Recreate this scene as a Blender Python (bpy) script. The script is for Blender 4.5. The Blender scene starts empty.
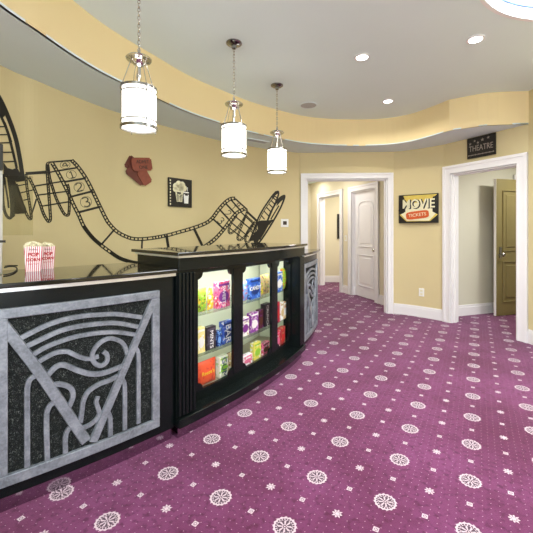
import bpy, bmesh, math, random
from mathutils import Vector, Matrix
random.seed(4)
PI = math.pi
sc = bpy.context.scene
COL = sc.collection
CX, FP, YH, H = 272.0, 345.0, 230.0, 1.3      # camera calibration in the 533 px frame
CC = (-4.25, 5.49)                            # centre of the bar's arc
SOF, TRAY = 2.52, 2.90                        # soffit and tray ceiling heights

# ------------------------------------------------------------------ materials
def srgb(r, g, b):
    f = lambda c: (c/255/12.92) if c/255 <= .04045 else ((c/255+.055)/1.055)**2.4
    return (f(r), f(g), f(b), 1)
class NT:
    def __init__(s, name):
        s.m = bpy.data.materials.new(name); s.m.use_nodes = True
        s.t = s.m.node_tree; s.b = s.t.nodes['Principled BSDF']
    def node(s, ty, **k):
        n = s.t.nodes.new(ty)
        for a, v in k.items(): setattr(n, a, v)
        return n
    def put(s, v, sock):
        if isinstance(v, bpy.types.NodeSocket): s.t.links.new(v, sock)
        else: sock.default_value = v
    def ma(s, op, a, b=None, c=None):
        n = s.node('ShaderNodeMath', operation=op)
        s.put(a, n.inputs[0])
        if b is not None: s.put(b, n.inputs[1])
        if c is not None: s.put(c, n.inputs[2])
        return n.outputs[0]
    def mix(s, f, a, b):
        n = s.node('ShaderNodeMix', data_type='RGBA')
        s.put(f, n.inputs[0]); s.put(a, n.inputs[6]); s.put(b, n.inputs[7])
        return n.outputs[2]
    def coord(s, kind='Object'):
        return s.node('ShaderNodeTexCoord').outputs[kind]
    def noise(s, scale, detail=3, vec=None):
        n = s.node('ShaderNodeTexNoise'); n.inputs['Scale'].default_value = scale
        n.inputs['Detail'].default_value = detail
        s.put(vec if vec is not None else s.coord(), n.inputs['Vector'])
        return n.outputs[0]
    def ramp(s, f, lo, hi):
        n = s.node('ShaderNodeMapRange'); s.put(f, n.inputs[0])
        n.inputs[1].default_value = lo; n.inputs[2].default_value = hi
        return n.outputs[0]
    def bump(s, h, strength=.2, dist=.01):
        n = s.node('ShaderNodeBump'); n.inputs['Strength'].default_value = strength
        n.inputs['Distance'].default_value = dist; s.put(h, n.inputs['Height'])
        s.put(n.outputs[0], s.b.inputs['Normal'])
def mat(name, col, rough=.5, metal=0, var=.06, scale=6, emit=0, spec=None, bump=0, ecol=None, coat=0):
    k = NT(name); b = k.b
    c2 = tuple(min(1, x*(1-var*2)) for x in col[:3])+(1,)
    b.inputs['Roughness'].default_value = rough; b.inputs['Metallic'].default_value = metal
    n = k.noise(scale, 4)
    k.put(k.mix(k.ramp(n, .3, .7), c2, col), b.inputs['Base Color'])
    if spec is not None: b.inputs['Specular IOR Level'].default_value = spec
    if emit:
        b.inputs['Emission Color'].default_value = ecol or col; b.inputs['Emission Strength'].default_value = emit
    if bump: k.bump(k.noise(scale*30, 2), bump, .002)
    if coat: b.inputs['Coat Weight'].default_value = coat
    return k.m
def glass(name, tint, rough=.02, alpha=.12):
    k = NT(name)
    tr = k.node('ShaderNodeBsdfTransparent'); tr.inputs[0].default_value = tint
    gl = k.node('ShaderNodeBsdfGlossy'); gl.inputs['Roughness'].default_value = rough
    fr = k.node('ShaderNodeFresnel'); fr.inputs[0].default_value = 1.3
    mx = k.node('ShaderNodeMixShader')
    k.put(k.ma('MULTIPLY_ADD', fr.outputs[0], .6, alpha*.1), mx.inputs[0])
    k.t.links.new(tr.outputs[0], mx.inputs[1]); k.t.links.new(gl.outputs[0], mx.inputs[2])
    out = [n for n in k.t.nodes if n.type == 'OUTPUT_MATERIAL'][0]
    k.t.links.new(mx.outputs[0], out.inputs[0])
    return k.m
M = {}
M['wall'] = mat('wall_yellow', srgb(218, 202, 155), .75, var=.015, scale=2, bump=.05)
M['fascia'] = mat('fascia_yellow', srgb(238, 217, 166), .75, var=.01, scale=2)
M['wall_pale'] = mat('wall_pale', srgb(230, 221, 192), .75, var=.015, scale=2)
M['wall_grey'] = mat('wall_grey', srgb(214, 210, 190), .75, var=.015, scale=2)
M['ceil'] = mat('ceiling_paint', srgb(228, 242, 242), .85, var=.01, scale=1.5)
M['soffit'] = mat('soffit_paint', srgb(226, 239, 242), .85, var=.01, scale=1.5)
M['white'] = mat('white_trim', srgb(240, 238, 238), .4, var=.01)
M['olive'] = mat('olive_door', srgb(132, 120, 74), .4, var=.05)
M['black'] = mat('black_lacquer', (.005, .008, .008, 1), .22, var=.1, spec=.25)
M['granite'] = mat('black_granite', (.012, .012, .010, 1), .06, var=.4, scale=60, coat=.3)
M['chrome'] = mat('polished_nickel', (.62, .60, .57, 1), .12, 1, var=.05)
M['nickel'] = mat('dark_nickel', (.30, .29, .27, 1), .2, 1, var=.1)
M['steel'] = mat('brushed_steel', (.55, .56, .58, 1), .3, 1, var=.1)
M['strip'] = mat('edge_strip_steel', (.86, .88, .88, 1), .28, .7, var=.15, scale=3)
M['kick'] = mat('kick_plate_mirror', (.50, .44, .50, 1), .12, 1, var=.15, scale=8)
M['film'] = mat('black_film_metal', (.010, .010, .007, 1), .4, var=.2)
M['ink'] = mat('faded_ink', (.05, .05, .035, 1), .6)
M['glass'] = glass('clear_glass', (.95, .98, .96, 1))
M['acrylic'] = glass('smoked_acrylic', (.93, .93, .89, 1), .05, .3)
M['shelfglass'] = glass('green_shelf_glass', (.95, .985, .96, 1), .08, .2)
M['bulb'] = mat('lamp_glow', (1, 1, 1, 1), .5, emit=9, ecol=(1, .97, .9, 1), var=0)
M['shade'] = mat('opal_glass_shade', (1, 1, 1, 1), .3, emit=1.9, ecol=(1, .97, .91, 1), var=0)
M['skyglass'] = mat('skylight_glass', (1, 1, 1, 1), .5, emit=5.5, ecol=(.86, .94, 1, 1), var=0)
M['bluetrim'] = mat('blue_skylight_trim', srgb(110, 150, 205), .4)
M['redbrown'] = mat('red_brown_ticket', srgb(150, 78, 58), .6, var=.12, scale=20)
M['redbrown2'] = mat('dark_red_ticket', srgb(112, 55, 42), .6, var=.12, scale=20)
M['sign'] = mat('sign_black', (.012, .011, .010, 1), .4)
M['cream'] = mat('cream_print', srgb(238, 232, 196), .6, var=.04, scale=30)
M['gold'] = mat('gold_print', srgb(222, 196, 92), .6, var=.1, scale=20)
M['orange'] = mat('orange_print', srgb(214, 92, 38), .5, var=.08)
M['red'] = mat('red_print', srgb(190, 34, 40), .5)
M['lettergrey'] = mat('letter_grey', srgb(160, 150, 140), .5)
M['interior'] = mat('case_interior', srgb(225, 232, 210), .6, var=.02)
M['olivedeck'] = mat('case_floor', srgb(150, 140, 120), .5)
M['popcorn'] = mat('popcorn_kernels', srgb(250, 240, 205), .8, var=.1, scale=80)
M['cable'] = mat('black_rubber', (.01, .01, .01, 1), .5)
M['plate'] = mat('plastic_white', srgb(240, 240, 236), .4, var=0)
M['darkdisplay'] = mat('dark_display', srgb(70, 60, 55), .3)
M['grille'] = mat('speaker_grille', srgb(196, 198, 200), .7, var=.2, scale=200)

def silver():
    k = NT('brushed_silver_relief')
    n1 = k.noise(14, 5); n2 = k.noise(90, 3)
    f = k.ma('ADD', k.ma('MULTIPLY', n1, .6), k.ma('MULTIPLY', n2, .4))
    k.put(k.mix(k.ramp(f, .35, .65), srgb(104, 110, 118), srgb(150, 156, 166)), k.b.inputs['Base Color'])
    k.b.inputs['Roughness'].default_value = .45; k.b.inputs['Metallic'].default_value = .25
    k.bump(n2, .15, .002); return k.m
M['silver'] = silver()
def hammered():
    k = NT('hammered_dark_panel')
    n = k.noise(230, 8); n2 = k.noise(60, 5)
    f = k.ma('MULTIPLY', k.ramp(n, .52, .70), k.ramp(n2, .38, .7))
    k.b.inputs['Specular IOR Level'].default_value = .12
    k.put(k.mix(f, (.008, .010, .010, 1), (.20, .22, .21, 1)), k.b.inputs['Base Color'])
    k.b.inputs['Roughness'].default_value = .7; k.bump(n, .6, .004); return k.m
M['hammered'] = hammered()
def stripes():
    k = NT('popcorn_box_stripes')
    sp = k.node('ShaderNodeSeparateXYZ'); k.put(k.coord(), sp.inputs[0])
    f = k.ma('FRACT', k.ma('MULTIPLY', k.ma('ADD', sp.outputs[0], sp.outputs[1]), 100))
    k.put(k.mix(k.ma('GREATER_THAN', f, .62), srgb(246, 236, 236), srgb(205, 62, 84)), k.b.inputs['Base Color'])
    k.b.inputs['Roughness'].default_value = .45; return k.m
M['stripes'] = stripes()

def carpet():
    k = NT('theatre_carpet')
    sp = k.node('ShaderNodeSeparateXYZ'); k.put(k.coord(), sp.inputs[0])
    X, Y = sp.outputs[0], sp.outputs[1]
    a = (-.1807, -.3035); b = (-.3053, .1659); o = (1.0278, 1.7881)
    det = a[0]*b[1]-a[1]*b[0]
    iu = (b[1]/det, -b[0]/det); iv = (-a[1]/det, a[0]/det)
    def lin(v): return k.ma('ADD', k.ma('MULTIPLY_ADD', X, v[0], -(o[0]*v[0]+o[1]*v[1])+50), k.ma('MULTIPLY', Y, v[1]))
    u, v = lin(iu), lin(iv)
    def fr(x, off): return k.ma('MULTIPLY', k.ma('SUBTRACT', k.ma('FRACT', k.ma('ADD', x, off)), .5), .352)
    def pol(x, y): return k.ma('SQRT', k.ma('ADD', k.ma('MULTIPLY', x, x), k.ma('MULTIPLY', y, y))), k.ma('ARCTAN2', y, x)
    lt = lambda x, t: k.ma('LESS_THAN', x, t)
    gt = lambda x, t: k.ma('GREATER_THAN', x, t)
    AND = lambda x, y: k.ma('MULTIPLY', x, y)
    OR = lambda x, y: k.ma('MAXIMUM', x, y)
    cosn = lambda th, n: k.ma('COSINE', k.ma('MULTIPLY', th, n))
    # medallions on the lattice points
    x, y = fr(u, .5), fr(v, .5); r, th = pol(x, y)
    disc = lt(k.ma('SUBTRACT', r, k.ma('MULTIPLY', cosn(th, 16), .0022)), .0515)
    ring = AND(AND(gt(r, .0345), lt(r, .0430)), gt(cosn(th, 20), -.55))
    petal = AND(AND(gt(r, .011), lt(r, .033)), gt(k.ma('ADD', cosn(th, 8), k.ma('MULTIPLY', r, 10)), .02))
    ring2 = AND(gt(r, .029), lt(r, .0335))
    core = AND(gt(r, .004), lt(r, .0085))
    dark = OR(OR(ring, petal), OR(core, AND(ring2, gt(cosn(th, 12), -.2))))
    # flowers in the cell centres
    x2, y2 = fr(u, 0), fr(v, 0); r2, th2 = pol(x2, y2)
    flower = lt(k.ma('SUBTRACT', r2, k.ma('MULTIPLY', cosn(th2, 8), .004)), .0195)
    fd = OR(AND(AND(gt(r2, .0085), lt(r2, .0115)), gt(cosn(th2, 8), -.3)), AND(AND(gt(r2, .012), lt(r2, .021)), gt(cosn(k.ma('ADD', th2, .39), 8), .75)))
    # little squares on the cell edges
    def sq(x, y):
        mm = k.ma('MAXIMUM', k.ma('ABSOLUTE', x), k.ma('ABSOLUTE', y))
        return lt(mm, .0125), AND(AND(gt(mm, .004), lt(mm, .0075)), gt(k.ma('ABSOLUTE', k.ma('SUBTRACT', k.ma('ABSOLUTE', x), k.ma('ABSOLUTE', y))), .002))
    s1, d1 = sq(x2, y); s2, d2 = sq(x, y2)
    # pin dots
    def fd9(q): return k.ma('MULTIPLY', k.ma('SUBTRACT', k.ma('FRACT', k.ma('MULTIPLY', q, 10)), .5), .0352)
    rp, _ = pol(fd9(u), fd9(v))
    # alternate dots only
    pin = lt(rp, .0021)
    white = OR(OR(disc, flower), OR(s1, s2))
    darkm = OR(OR(AND(dark, disc), AND(fd, flower)), OR(d1, d2))
    n = k.noise(1.6, 5); n2 = k.noise(260, 2); n3 = k.noise(9, 4)
    base = k.mix(k.ramp(n, .3, .7), srgb(96, 34, 70), srgb(132, 66, 114))
    base = k.mix(k.ma('MULTIPLY', k.ramp(n3, .5, .75), .55), base, srgb(84, 22, 56))
    n4 = k.noise(34, 6)
    base = k.mix(k.ma('MULTIPLY', k.ramp(n4, .52, .68), .7), base, srgb(70, 18, 48))
    base = k.mix(k.ma('MULTIPLY', n2, .5), base, srgb(66, 18, 46))
    base = k.mix(k.ma('MULTIPLY', pin, .5), base, srgb(232, 190, 214))
    base = k.mix(k.ma('MULTIPLY', white, .74), base, srgb(226, 208, 216))
    base = k.mix(k.ma('MULTIPLY', darkm, .92), base, srgb(52, 22, 44))
    k.put(base, k.b.inputs['Base Color'])
    k.b.inputs['Roughness'].default_value = .9
    k.b.inputs['Specular IOR Level'].default_value = .15
    k.b.inputs['Sheen Weight'].default_value = .25
    k.b.inputs['Sheen Tint'].default_value = (.9, .7, .9, 1)
    k.bump(n2, .4, .004); return k.m
M['carpet'] = carpet()

def printmat(name, base, cols, scale=60, thr=.5):
    """a printed wrapper: base colour with blotches of the other inks"""
    k = NT(name); c = base
    for i, cc in enumerate(cols):
        mp = k.node('ShaderNodeMapping'); mp.inputs['Location'].default_value = (i*3.1, i*1.7, i*.9)
        k.put(k.coord(), mp.inputs[0])
        n = k.noise(scale*(1+.4*i), 1, mp.outputs[0])
        c = k.mix(k.ramp(n, thr+.02, thr+.12), c, cc)
    k.put(c, k.b.inputs['Base Color']); k.b.inputs['Roughness'].default_value = .35
    return k.m

# ------------------------------------------------------------------ mesh helpers
class MB:
    def __init__(s): s.v = []; s.f = []; s.smooth = False
    def add(s, vs, fs):
        o = len(s.v); s.v += [tuple(p) for p in vs]; s.f += [tuple(i+o for i in f) for f in fs]; return s
    def box(s, c, d, m=None):
        vs = [Vector((c[0]+x*d[0]/2, c[1]+y*d[1]/2, c[2]+z*d[2]/2)) for x in (-1, 1) for y in (-1, 1) for z in (-1, 1)]
        if m: vs = [m @ p for p in vs]
        return s.add(vs, [(0,1,3,2), (4,6,7,5), (0,4,5,1), (2,3,7,6), (0,2,6,4), (1,5,7,3)])
    def arc(s, r0, r1, p0, p1, z0, z1, n=None):
        """curved box about the bar centre, angles in degrees"""
        n = n or max(2, int(abs(p1-p0)/.6)+1)
        vs = []
        for i in range(n+1):
            a = math.radians(p0+(p1-p0)*i/n); c, q = math.cos(a), math.sin(a)
            for r in (r0, r1):
                for z in (z0, z1): vs.append((CC[0]+r*c, CC[1]+r*q, z))
        fs = [(0, 1, 3, 2)]
        for i in range(n):
            a, b = i*4, i*4+4
            fs += [(a, b, b+1, a+1), (a+2, a+3, b+3, b+2), (a, a+2, b+2, b), (a+1, b+1, b+3, a+3)]
        e = n*4; fs.append((e, e+2, e+3, e+1))
        return s.add(vs, fs)
    def prism(s, poly, z0, z1, m=None):
        n = len(poly)
        vs = [Vector((p[0], p[1], z0)) for p in poly]+[Vector((p[0], p[1], z1)) for p in poly]
        if m: vs = [m @ p for p in vs]
        return s.add(vs, [tuple(range(n))[::-1], tuple(range(n, 2*n))]+[(i, (i+1) % n, n+(i+1) % n, n+i) for i in range(n)])
    def band(s, line, z0, z1, t, closed=False):
        """wall: plan polyline extruded, thickness t to the left of its direction"""
        L = [Vector(p) for p in line]; n = len(L); vs = []
        for i, p in enumerate(L):
            d = (L[min(i+1, n-1)]-L[max(i-1, 0)]).normalized(); nn = Vector((-d.y, d.x))
            q = p+nn*t
            vs += [(p.x, p.y, z0), (p.x, p.y, z1), (q.x, q.y, z0), (q.x, q.y, z1)]
        fs = [(0, 1, 3, 2)]
        for i in range(n-1):
            a, b = i*4, i*4+4
            fs += [(a, b, b+1, a+1), (a+2, a+3, b+3, b+2), (a, a+2, b+2, b), (a+1, b+1, b+3, a+3)]
        e = (n-1)*4; fs.append((e, e+2, e+3, e+1))
        return s.add(vs, fs)
    def lathe(s, prof, c=(0, 0, 0), n=28, m=None):
        vs = []
        for r, z in prof:
            for i in range(n):
                a = 2*PI*i/n; vs.append(Vector((c[0]+r*math.cos(a), c[1]+r*math.sin(a), c[2]+z)))
        if m: vs = [m @ p for p in vs]
        fs = [(j*n+i, j*n+(i+1) % n, (j+1)*n+(i+1) % n, (j+1)*n+i) for j in range(len(prof)-1) for i in range(n)]
        fs += [tuple(range(n))[::-1], tuple(range((len(prof)-1)*n, len(prof)*n))]
        s.smooth = True
        return s.add(vs, fs)
    def tube(s, pts, r, n=8, closed=False):
        P = [Vector(p) for p in pts]; N = len(P); vs = []
        up = None
        for i, p in enumerate(P):
            if closed: d = (P[(i+1) % N]-P[i-1]).normalized()
            else: d = (P[min(i+1, N-1)]-P[max(i-1, 0)]).normalized()
            if up is None:
                up = d.orthogonal().normalized()
            up = (up-d*up.dot(d)).normalized(); w = d.cross(up)
            for j in range(n):
                a = 2*PI*j/n; vs.append(p+(up*math.cos(a)+w*math.sin(a))*r)
        fs = []
        for i in range(N if closed else N-1):
            k = (i+1) % N
            fs += [(i*n+j, i*n+(j+1) % n, k*n+(j+1) % n, k*n+j) for j in range(n)]
        if not closed: fs += [tuple(range(n))[::-1], tuple(range((N-1)*n, N*n))]
        s.smooth = True
        return s.add(vs, fs)
def link(o, parent=None):
    COL.objects.link(o)
    if parent: o.parent = parent
    return o
def tag(o, label=None, cat=None, group=None, kind=None):
    for k, v in (('label', label), ('category', cat), ('group', group), ('kind', kind)):
        if v: o[k] = v
    return o
def obj(name, mb, m, parent=None, bevel=0, origin=None):
    me = bpy.data.meshes.new(name)
    o0 = Vector(origin) if origin is not None else (Vector(parent['_loc']) if parent and '_loc' in parent else Vector((0, 0, 0)))
    me.from_pydata([tuple(Vector(v)-o0) for v in mb.v], [], mb.f)
    bm = bmesh.new(); bm.from_mesh(me)
    bmesh.ops.recalc_face_normals(bm, faces=bm.faces)
    bm.to_mesh(me); bm.free()
    if mb.smooth:
        for p in me.polygons: p.use_smooth = True
        try: me.set_sharp_from_angle(angle=math.radians(40))
        except Exception: pass
    me.materials.append(M[m] if isinstance(m, str) else m)
    o = bpy.data.objects.new(name, me)
    if parent is None: o.location = o0
    link(o, parent)
    if bevel:
        b = o.modifiers.new('bevel', 'BEVEL'); b.width = bevel; b.segments = 2; b.limit_method = 'ANGLE'
    return o
def thing(name, loc, label, cat, group=None):
    o = bpy.data.objects.new(name, None); link(o); o.location = loc; o.empty_display_size = .05
    o['_loc'] = tuple(loc)
    return tag(o, label, cat, group)
_txt = {}
def text(name, s, size, m4, m, parent, depth=.002, sx=1, font_bold=0):
    """lettering laid in the local XY plane of m4 (world), centred"""
    cu = bpy.data.curves.new('t', 'FONT'); cu.body = s; cu.size = size; cu.extrude = depth; cu.offset = font_bold
    cu.align_x = 'CENTER'; cu.align_y = 'CENTER'; cu.resolution_u = 3
    t = bpy.data.objects.new('t', cu); COL.objects.link(t)
    dg = bpy.context.evaluated_depsgraph_get(); dg.update()
    me = bpy.data.meshes.new_from_object(t.evaluated_get(dg))
    bpy.data.objects.remove(t)
    o0 = Vector(parent['_loc']) if parent and '_loc' in parent else Vector((0, 0, 0))
    me.transform(Matrix.Translation(-o0) @ m4 @ Matrix.Scale(sx, 4, (1, 0, 0)))
    me.materials.clear(); me.materials.append(M[m]); me.name = name
    o = bpy.data.objects.new(name, me); link(o, parent); return o
def frame(o, x, n):
    """matrix with local X along x, local Z along n (out of the surface), local Y up"""
    x = Vector(x).normalized(); n = Vector(n).normalized(); y = n.cross(x)
    return Matrix(((x.x, y.x, n.x, o[0]), (x.y, y.y, n.y, o[1]), (x.z, y.z, n.z, o[2]), (0, 0, 0, 1)))
def cr(P, k=6):
    """Catmull-Rom through 2D points"""
    P = [Vector(p) for p in P]
    if len(P) < 3: return P
    Q = [P[0]*2-P[1]]+P+[P[-1]*2-P[-2]]; out = []
    for i in range(1, len(Q)-2):
        for j in range(k):
            t = j/k; a, b, c, d = Q[i-1], Q[i], Q[i+1], Q[i+2]
            out.append(.5*((2*b)+(c-a)*t+(2*a-5*b+4*c-d)*t*t+(3*b-a-3*c+d)*t**3))
    out.append(P[-1]); return out
def at(px, depth, z=None): return Vector(((px-CX)/FP*depth, depth))
def hpt(px, py, h):
    d = FP*(h-H)/(YH-py); return ((px-CX)/FP*d, d)

# ------------------------------------------------------------------ plan of the room
WL = cr([(-2.10, -2.2), (-2.13, -.4), (-2.12, 1.5), (-2.01, 2.55), (-1.92, 2.83), (-1.80, 3.17), (-1.58, 3.62), (-1.126, 4.22), (-.70, 4.72), (-.30, 5.04), (.06, 5.28), (.44, 5.46)], 8)
WB0, WB1 = Vector((.44, 5.46)), Vector((1.90, 5.38))
WC = cr([(1.90, 5.38), (2.05, 5.30), (2.21, 5.18), (2.34, 5.05), (2.45, 4.93)], 5)
WT0, WT1 = Vector((2.45, 4.93)), Vector((2.955, 3.97))
WR = [Vector((2.955, 3.97)), Vector((2.97, 3.85)), Vector((2.97, -2.2))]
def struct(name, mb, m, bevel=0): return tag(obj(name, mb, m, bevel=bevel), kind='structure')
struct('floor', MB().box((1, 3.3, -.05), (8, 11.2, .1)), 'carpet')
def wallpiece(mb, a, b, u0, u1, z0, z1, t):
    d = (b-a).normalized(); mb.band([a+d*u0, a+d*u1], z0, z1, t)
struct('wall_left', MB().band(WL, 0, SOF+.02, .12), 'wall')
def opening_wall(name, a, b, openings, top, t, m, ztop):
    mb = MB(); L = (b-a).length; u = 0
    for o0, o1, oz in openings:
        wallpiece(mb, a, b, u, o0, 0, ztop, t); wallpiece(mb, a, b, o0, o1, oz, ztop, t); u = o1
    if u < L-1e-4: wallpiece(mb, a, b, u, L, 0, ztop, t)
    return struct(name, mb, m)
LB = (WB1-WB0).length; LT = (WT1-WT0).length
opening_wall('wall_back', WB0, WB1, [(.10, LB-.10, 2.105)], 2.085, .14, 'wall', SOF+.02)
struct('wall_corner', MB().band(WC, 0, SOF+.02, .12), 'wall')
opening_wall('wall_theatre', WT0, WT1, [(.115, LT-.115, 2.085)], 2.085, .14, 'wall', SOF+.02)
struct('wall_right', MB().band(WR, 0, TRAY+.02, .12), 'wall')
# rear wall behind the viewer with a made-up window opening that lets light in
mb = MB()
mb.box((.43, -2.26, .2), (5.2, .12, .4)); mb.box((.43, -2.26, 2.77), (5.2, .12, .3))
mb.box((-1.85, -2.26, 1.5), (.64, .12, 2.3)); mb.box((2.72, -2.26, 1.5), (.62, .12, 2.3))
struct('wall_rear', mb, 'wall')
mb = MB()
for x in (-1.5, -.52, .45, 1.42, 2.38): mb.box((x, -2.24, 1.51), (.06, .07, 2.2))
for z in (.43, 2.59): mb.box((.44, -2.24, z), (3.94, .07, .06))
struct('added_rear_window', mb, 'white')  # unseen window frame, added to go with the rear fill light

# soffit, fascia, tray ceiling
FPX = [(0, 4), (37.5, 30), (75, 56), (112.6, 77.7), (160, 99.4), (180, 108.6), (200, 116.3), (222, 123.4), (250, 132), (285.6, 140.0), (306.3, 143.4), (330, 145.2), (358, 145.8)]
F1 = cr([(-1.47, -2.2), (-1.50, -.5), (-1.50, 1.2)]+[hpt(x, y, SOF) for x, y in FPX], 5)
F2 = cr([hpt(358, 145.8, SOF), hpt(386, 144.8, SOF), hpt(410, 141.6, SOF), hpt(430, 136.5, SOF), hpt(449.3, 130.6, SOF)], 5)
F3 = cr([hpt(449.3, 130.6, SOF), hpt(488, 125.4, SOF), (2.955, 3.97)], 4)
FA = F1+F2[1:]+F3[1:]
struct('trim_1', MB().band(FA, SOF, TRAY+.02, .02), 'fascia')
def resample(L, n):
    d = [0]
    for i in range(1, len(L)): d.append(d[-1]+(Vector(L[i])-Vector(L[i-1])).length)
    out = []; j = 0
    for k in range(n+1):
        s = d[-1]*k/n
        while j < len(d)-2 and d[j+1] < s: j += 1
        t = (s-d[j])/max(1e-9, d[j+1]-d[j]); out.append(Vector(L[j]).lerp(Vector(L[j+1]), min(1, t)))
    return out
OUT = WL+[WB1]+WC[1:]+[WT1]
n = 120; A = resample(FA, n); B = resample(OUT, n); mb = MB()
vs = []
for p, q in zip(A, B): vs += [(p.x, p.y, SOF), (q.x, q.y, SOF), (p.x, p.y, SOF+.015), (q.x, q.y, SOF+.015)]
fs = []
for i in range(n):
    a, b = i*4, i*4+4; fs += [(a, b, b+1, a+1), (a+2, a+3, b+3, b+2), (a, a+2, b+2, b), (a+1, b+1, b+3, a+3)]
mb.add(vs, fs); struct('ceiling_soffit', mb, 'soffit')
# tray ceiling with a round hole for the skylight
SKY = Vector((2.08, 1.71)); SR = .91
bm = bmesh.new()
ring = [bm.verts.new((p.x, p.y, TRAY)) for p in FA]+[bm.verts.new(p) for p in ((2.97, 3.85, TRAY), (2.97, -2.2, TRAY))]
ed = [bm.edges.new((ring[i], ring[(i+1) % len(ring)])) for i in range(len(ring))]
hole = [bm.verts.new((SKY.x+SR*math.cos(2*PI*i/64), SKY.y+SR*math.sin(2*PI*i/64), TRAY)) for i in range(64)]
ed += [bm.edges.new((hole[i], hole[(i+1) % 64])) for i in range(64)]
bmesh.ops.triangle_fill(bm, edges=ed, use_beauty=True)
me = bpy.data.meshes.new('ceiling'); bm.to_mesh(me); bm.free(); me.materials.append(M['ceil'])
o = bpy.data.objects.new('ceiling', me); link(o); tag(o, kind='structure')
sm = o.modifiers.new('solid', 'SOLIDIFY'); sm.thickness = .03; sm.offset = 1 if me.polygons[0].normal.z > 0 else -1
# skylight well
sw = bpy.data.objects.new('window_2', None); link(sw); sw.location = (SKY.x, SKY.y, TRAY); sw['_loc'] = (SKY.x, SKY.y, TRAY); tag(sw, kind='structure')
def ringmb(c, r0, r1, z0, z1, n=64):
    mb = MB(); vs = []
    for i in range(n):
        a = 2*PI*i/n
        for r in (r0, r1):
            for z in (z0, z1): vs.append((c[0]+r*math.cos(a), c[1]+r*math.sin(a), z))
    fs = []
    for i in range(n):
        a, b = i*4, (i+1) % n*4
        fs += [(a, b, b+1, a+1), (a+2, a+3, b+3, b+2), (a, a+2, b+2, b), (a+1, b+1, b+3, a+3)]
    mb.add(vs, fs); mb.smooth = True; return mb
obj('well_wall', ringmb(SKY, SR, SR+.03, TRAY-.004, TRAY+.34), 'white', sw)
obj('trim_ring', ringmb(SKY, SR-.014, SR+.001, TRAY+.082, TRAY+.097), 'bluetrim', sw)
mb = MB(); pr = [(SR*math.cos(t), .14*math.sin(t)) for t in [PI/2*i/8 for i in range(8)]]+[(.02, .14)]
mb.lathe([(SR+.01, 0)]+pr, (SKY.x, SKY.y, TRAY+.33), 48); obj('glass_dome', mb, 'skyglass', sw)

# baseboards
def baseb(name, line, h=.16):
    mb = MB(); L = [Vector(p) for p in line][::-1]
    mb.band(L, 0, h-.035, .020); mb.band(L, h-.035, h-.012, .015); mb.band(L, h-.012, h, .009)
    return struct(name, mb, 'white')
dB = (WB1-WB0).normalized(); dT = (WT1-WT0).normalized()
baseb('baseboard_left', WL[4:]); baseb('baseboard_corner', WC)
baseb('baseboard_right', WR)

# door casings and jambs
def casing(name, a, d, nrm, u0, u1, ztop, w=.11, depth=.14, proud=.022, both=False):
    """u0,u1 inner opening; casing boards outside it, jamb lining inside; nrm points into the viewer's room"""
    mb = MB()
    def bx(ua, ub, za, zb, na, nb):
        P = [a+d*ua+nrm*na, a+d*ub+nrm*na, a+d*ub+nrm*nb, a+d*ua+nrm*nb]
        mb.prism([(p.x, p.y) for p in P], za, zb)
    for pr, s0, s1 in ((proud, 0, 1), (proud+.012, .68, 1), (proud+.005, .0, .14)):
        # stepped profile: thick outer fillet, flat field, bead at the opening
        bx(u0-w*s1, u0-w*s0, 0, ztop+w*s0, 0, pr); bx(u1+w*s0, u1+w*s1, 0, ztop+w*s0, 0, pr)
        bx(u0-w*s1, u1+w*s1, ztop+w*s0, ztop+w*s1, 0, pr)
    bx(u0-.002, u0+.018, 0, ztop, -depth-.002, .004); bx(u1-.018, u1+.002, 0, ztop, -depth-.002, .004)
    bx(u0, u1, ztop-.018, ztop+.002, -depth-.002, .004)
    bx(u0+.018, u0+.030, 0, ztop-.018, -depth*.62, -depth*.35); bx(u1-.030, u1-.018, 0, ztop-.018, -depth*.62, -depth*.35)
    bx(u0+.018, u1-.018, ztop-.030, ztop-.018, -depth*.62, -depth*.35)
    return struct(name, mb, 'white')
nB = Vector((dB.y, -dB.x)); nT = Vector((dT.y, -dT.x))
casing('trim_2', WB0, dB, nB, .10, LB-.10, 2.105, .085)
casing('trim_3', WT0, dT, nT, .115, LT-.115, 2.085)

# ------------------------------------------------------------------ corridor beyond the wide opening
Q0 = Vector((1.897, 6.1)); dQ = Vector((-.349, .937)).normalized(); nQ = Vector((-dQ.y, dQ.x))   # nQ points to corridor (-x side)
mbw = MB()
def qw(u0, u1, z0, z1): mbw.band([Q0+dQ*u1, Q0+dQ*u0], z0, z1, .12)
qw(-.63, .1, 0, 2.45); qw(.1, .855, 2.06, 2.45); qw(.855, 1.28, 0, 2.45); qw(1.28, 2.18, 2.06, 2.45); qw(2.18, 2.67, 0, 2.45)
struct('wall_corridor_right', mbw, 'wall_pale')
struct('wall_corridor_left', MB().band([(.36, 5.60), (.55, 8.62)], 0, 2.45, .1), 'wall_pale')
struct('wall_corridor_end', MB().box((1.75, 8.68, 1.225), (2.9, .12, 2.45)), 'wall_pale')
struct('wall_side_room', MB().band([(3.12, 8.62), (3.12, 5.72)], 0, 2.45, .1).band([(3.12, 6.6), (2.05, 6.2)], 0, 2.45, .06), 'wall_pale')
struct('ceiling_corridor', MB().box((1.7, 7.15, 2.47), (3.0, 3.2, .04)), 'ceil')
casing('trim_4', Q0, dQ, nQ, .1, .855, 2.06, .10, .12)
casing('trim_5', Q0, dQ, nQ, 1.28, 2.18, 2.06, .10, .12)
mb = MB(); mb.box((.835, 8.605, 1.05), (.11, .03, 2.1)); mb.box((.72, 8.605, 2.13), (.34, .03, .1)); struct('trim_6', mb, 'white')
def qb(name, u0, u1):
    mb = MB(); a, b = Q0+dQ*u0, Q0+dQ*u1
    mb.band([a, b], 0, .125, .02); mb.band([a, b], .125, .16, .010); struct(name, mb, 'white')
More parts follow.
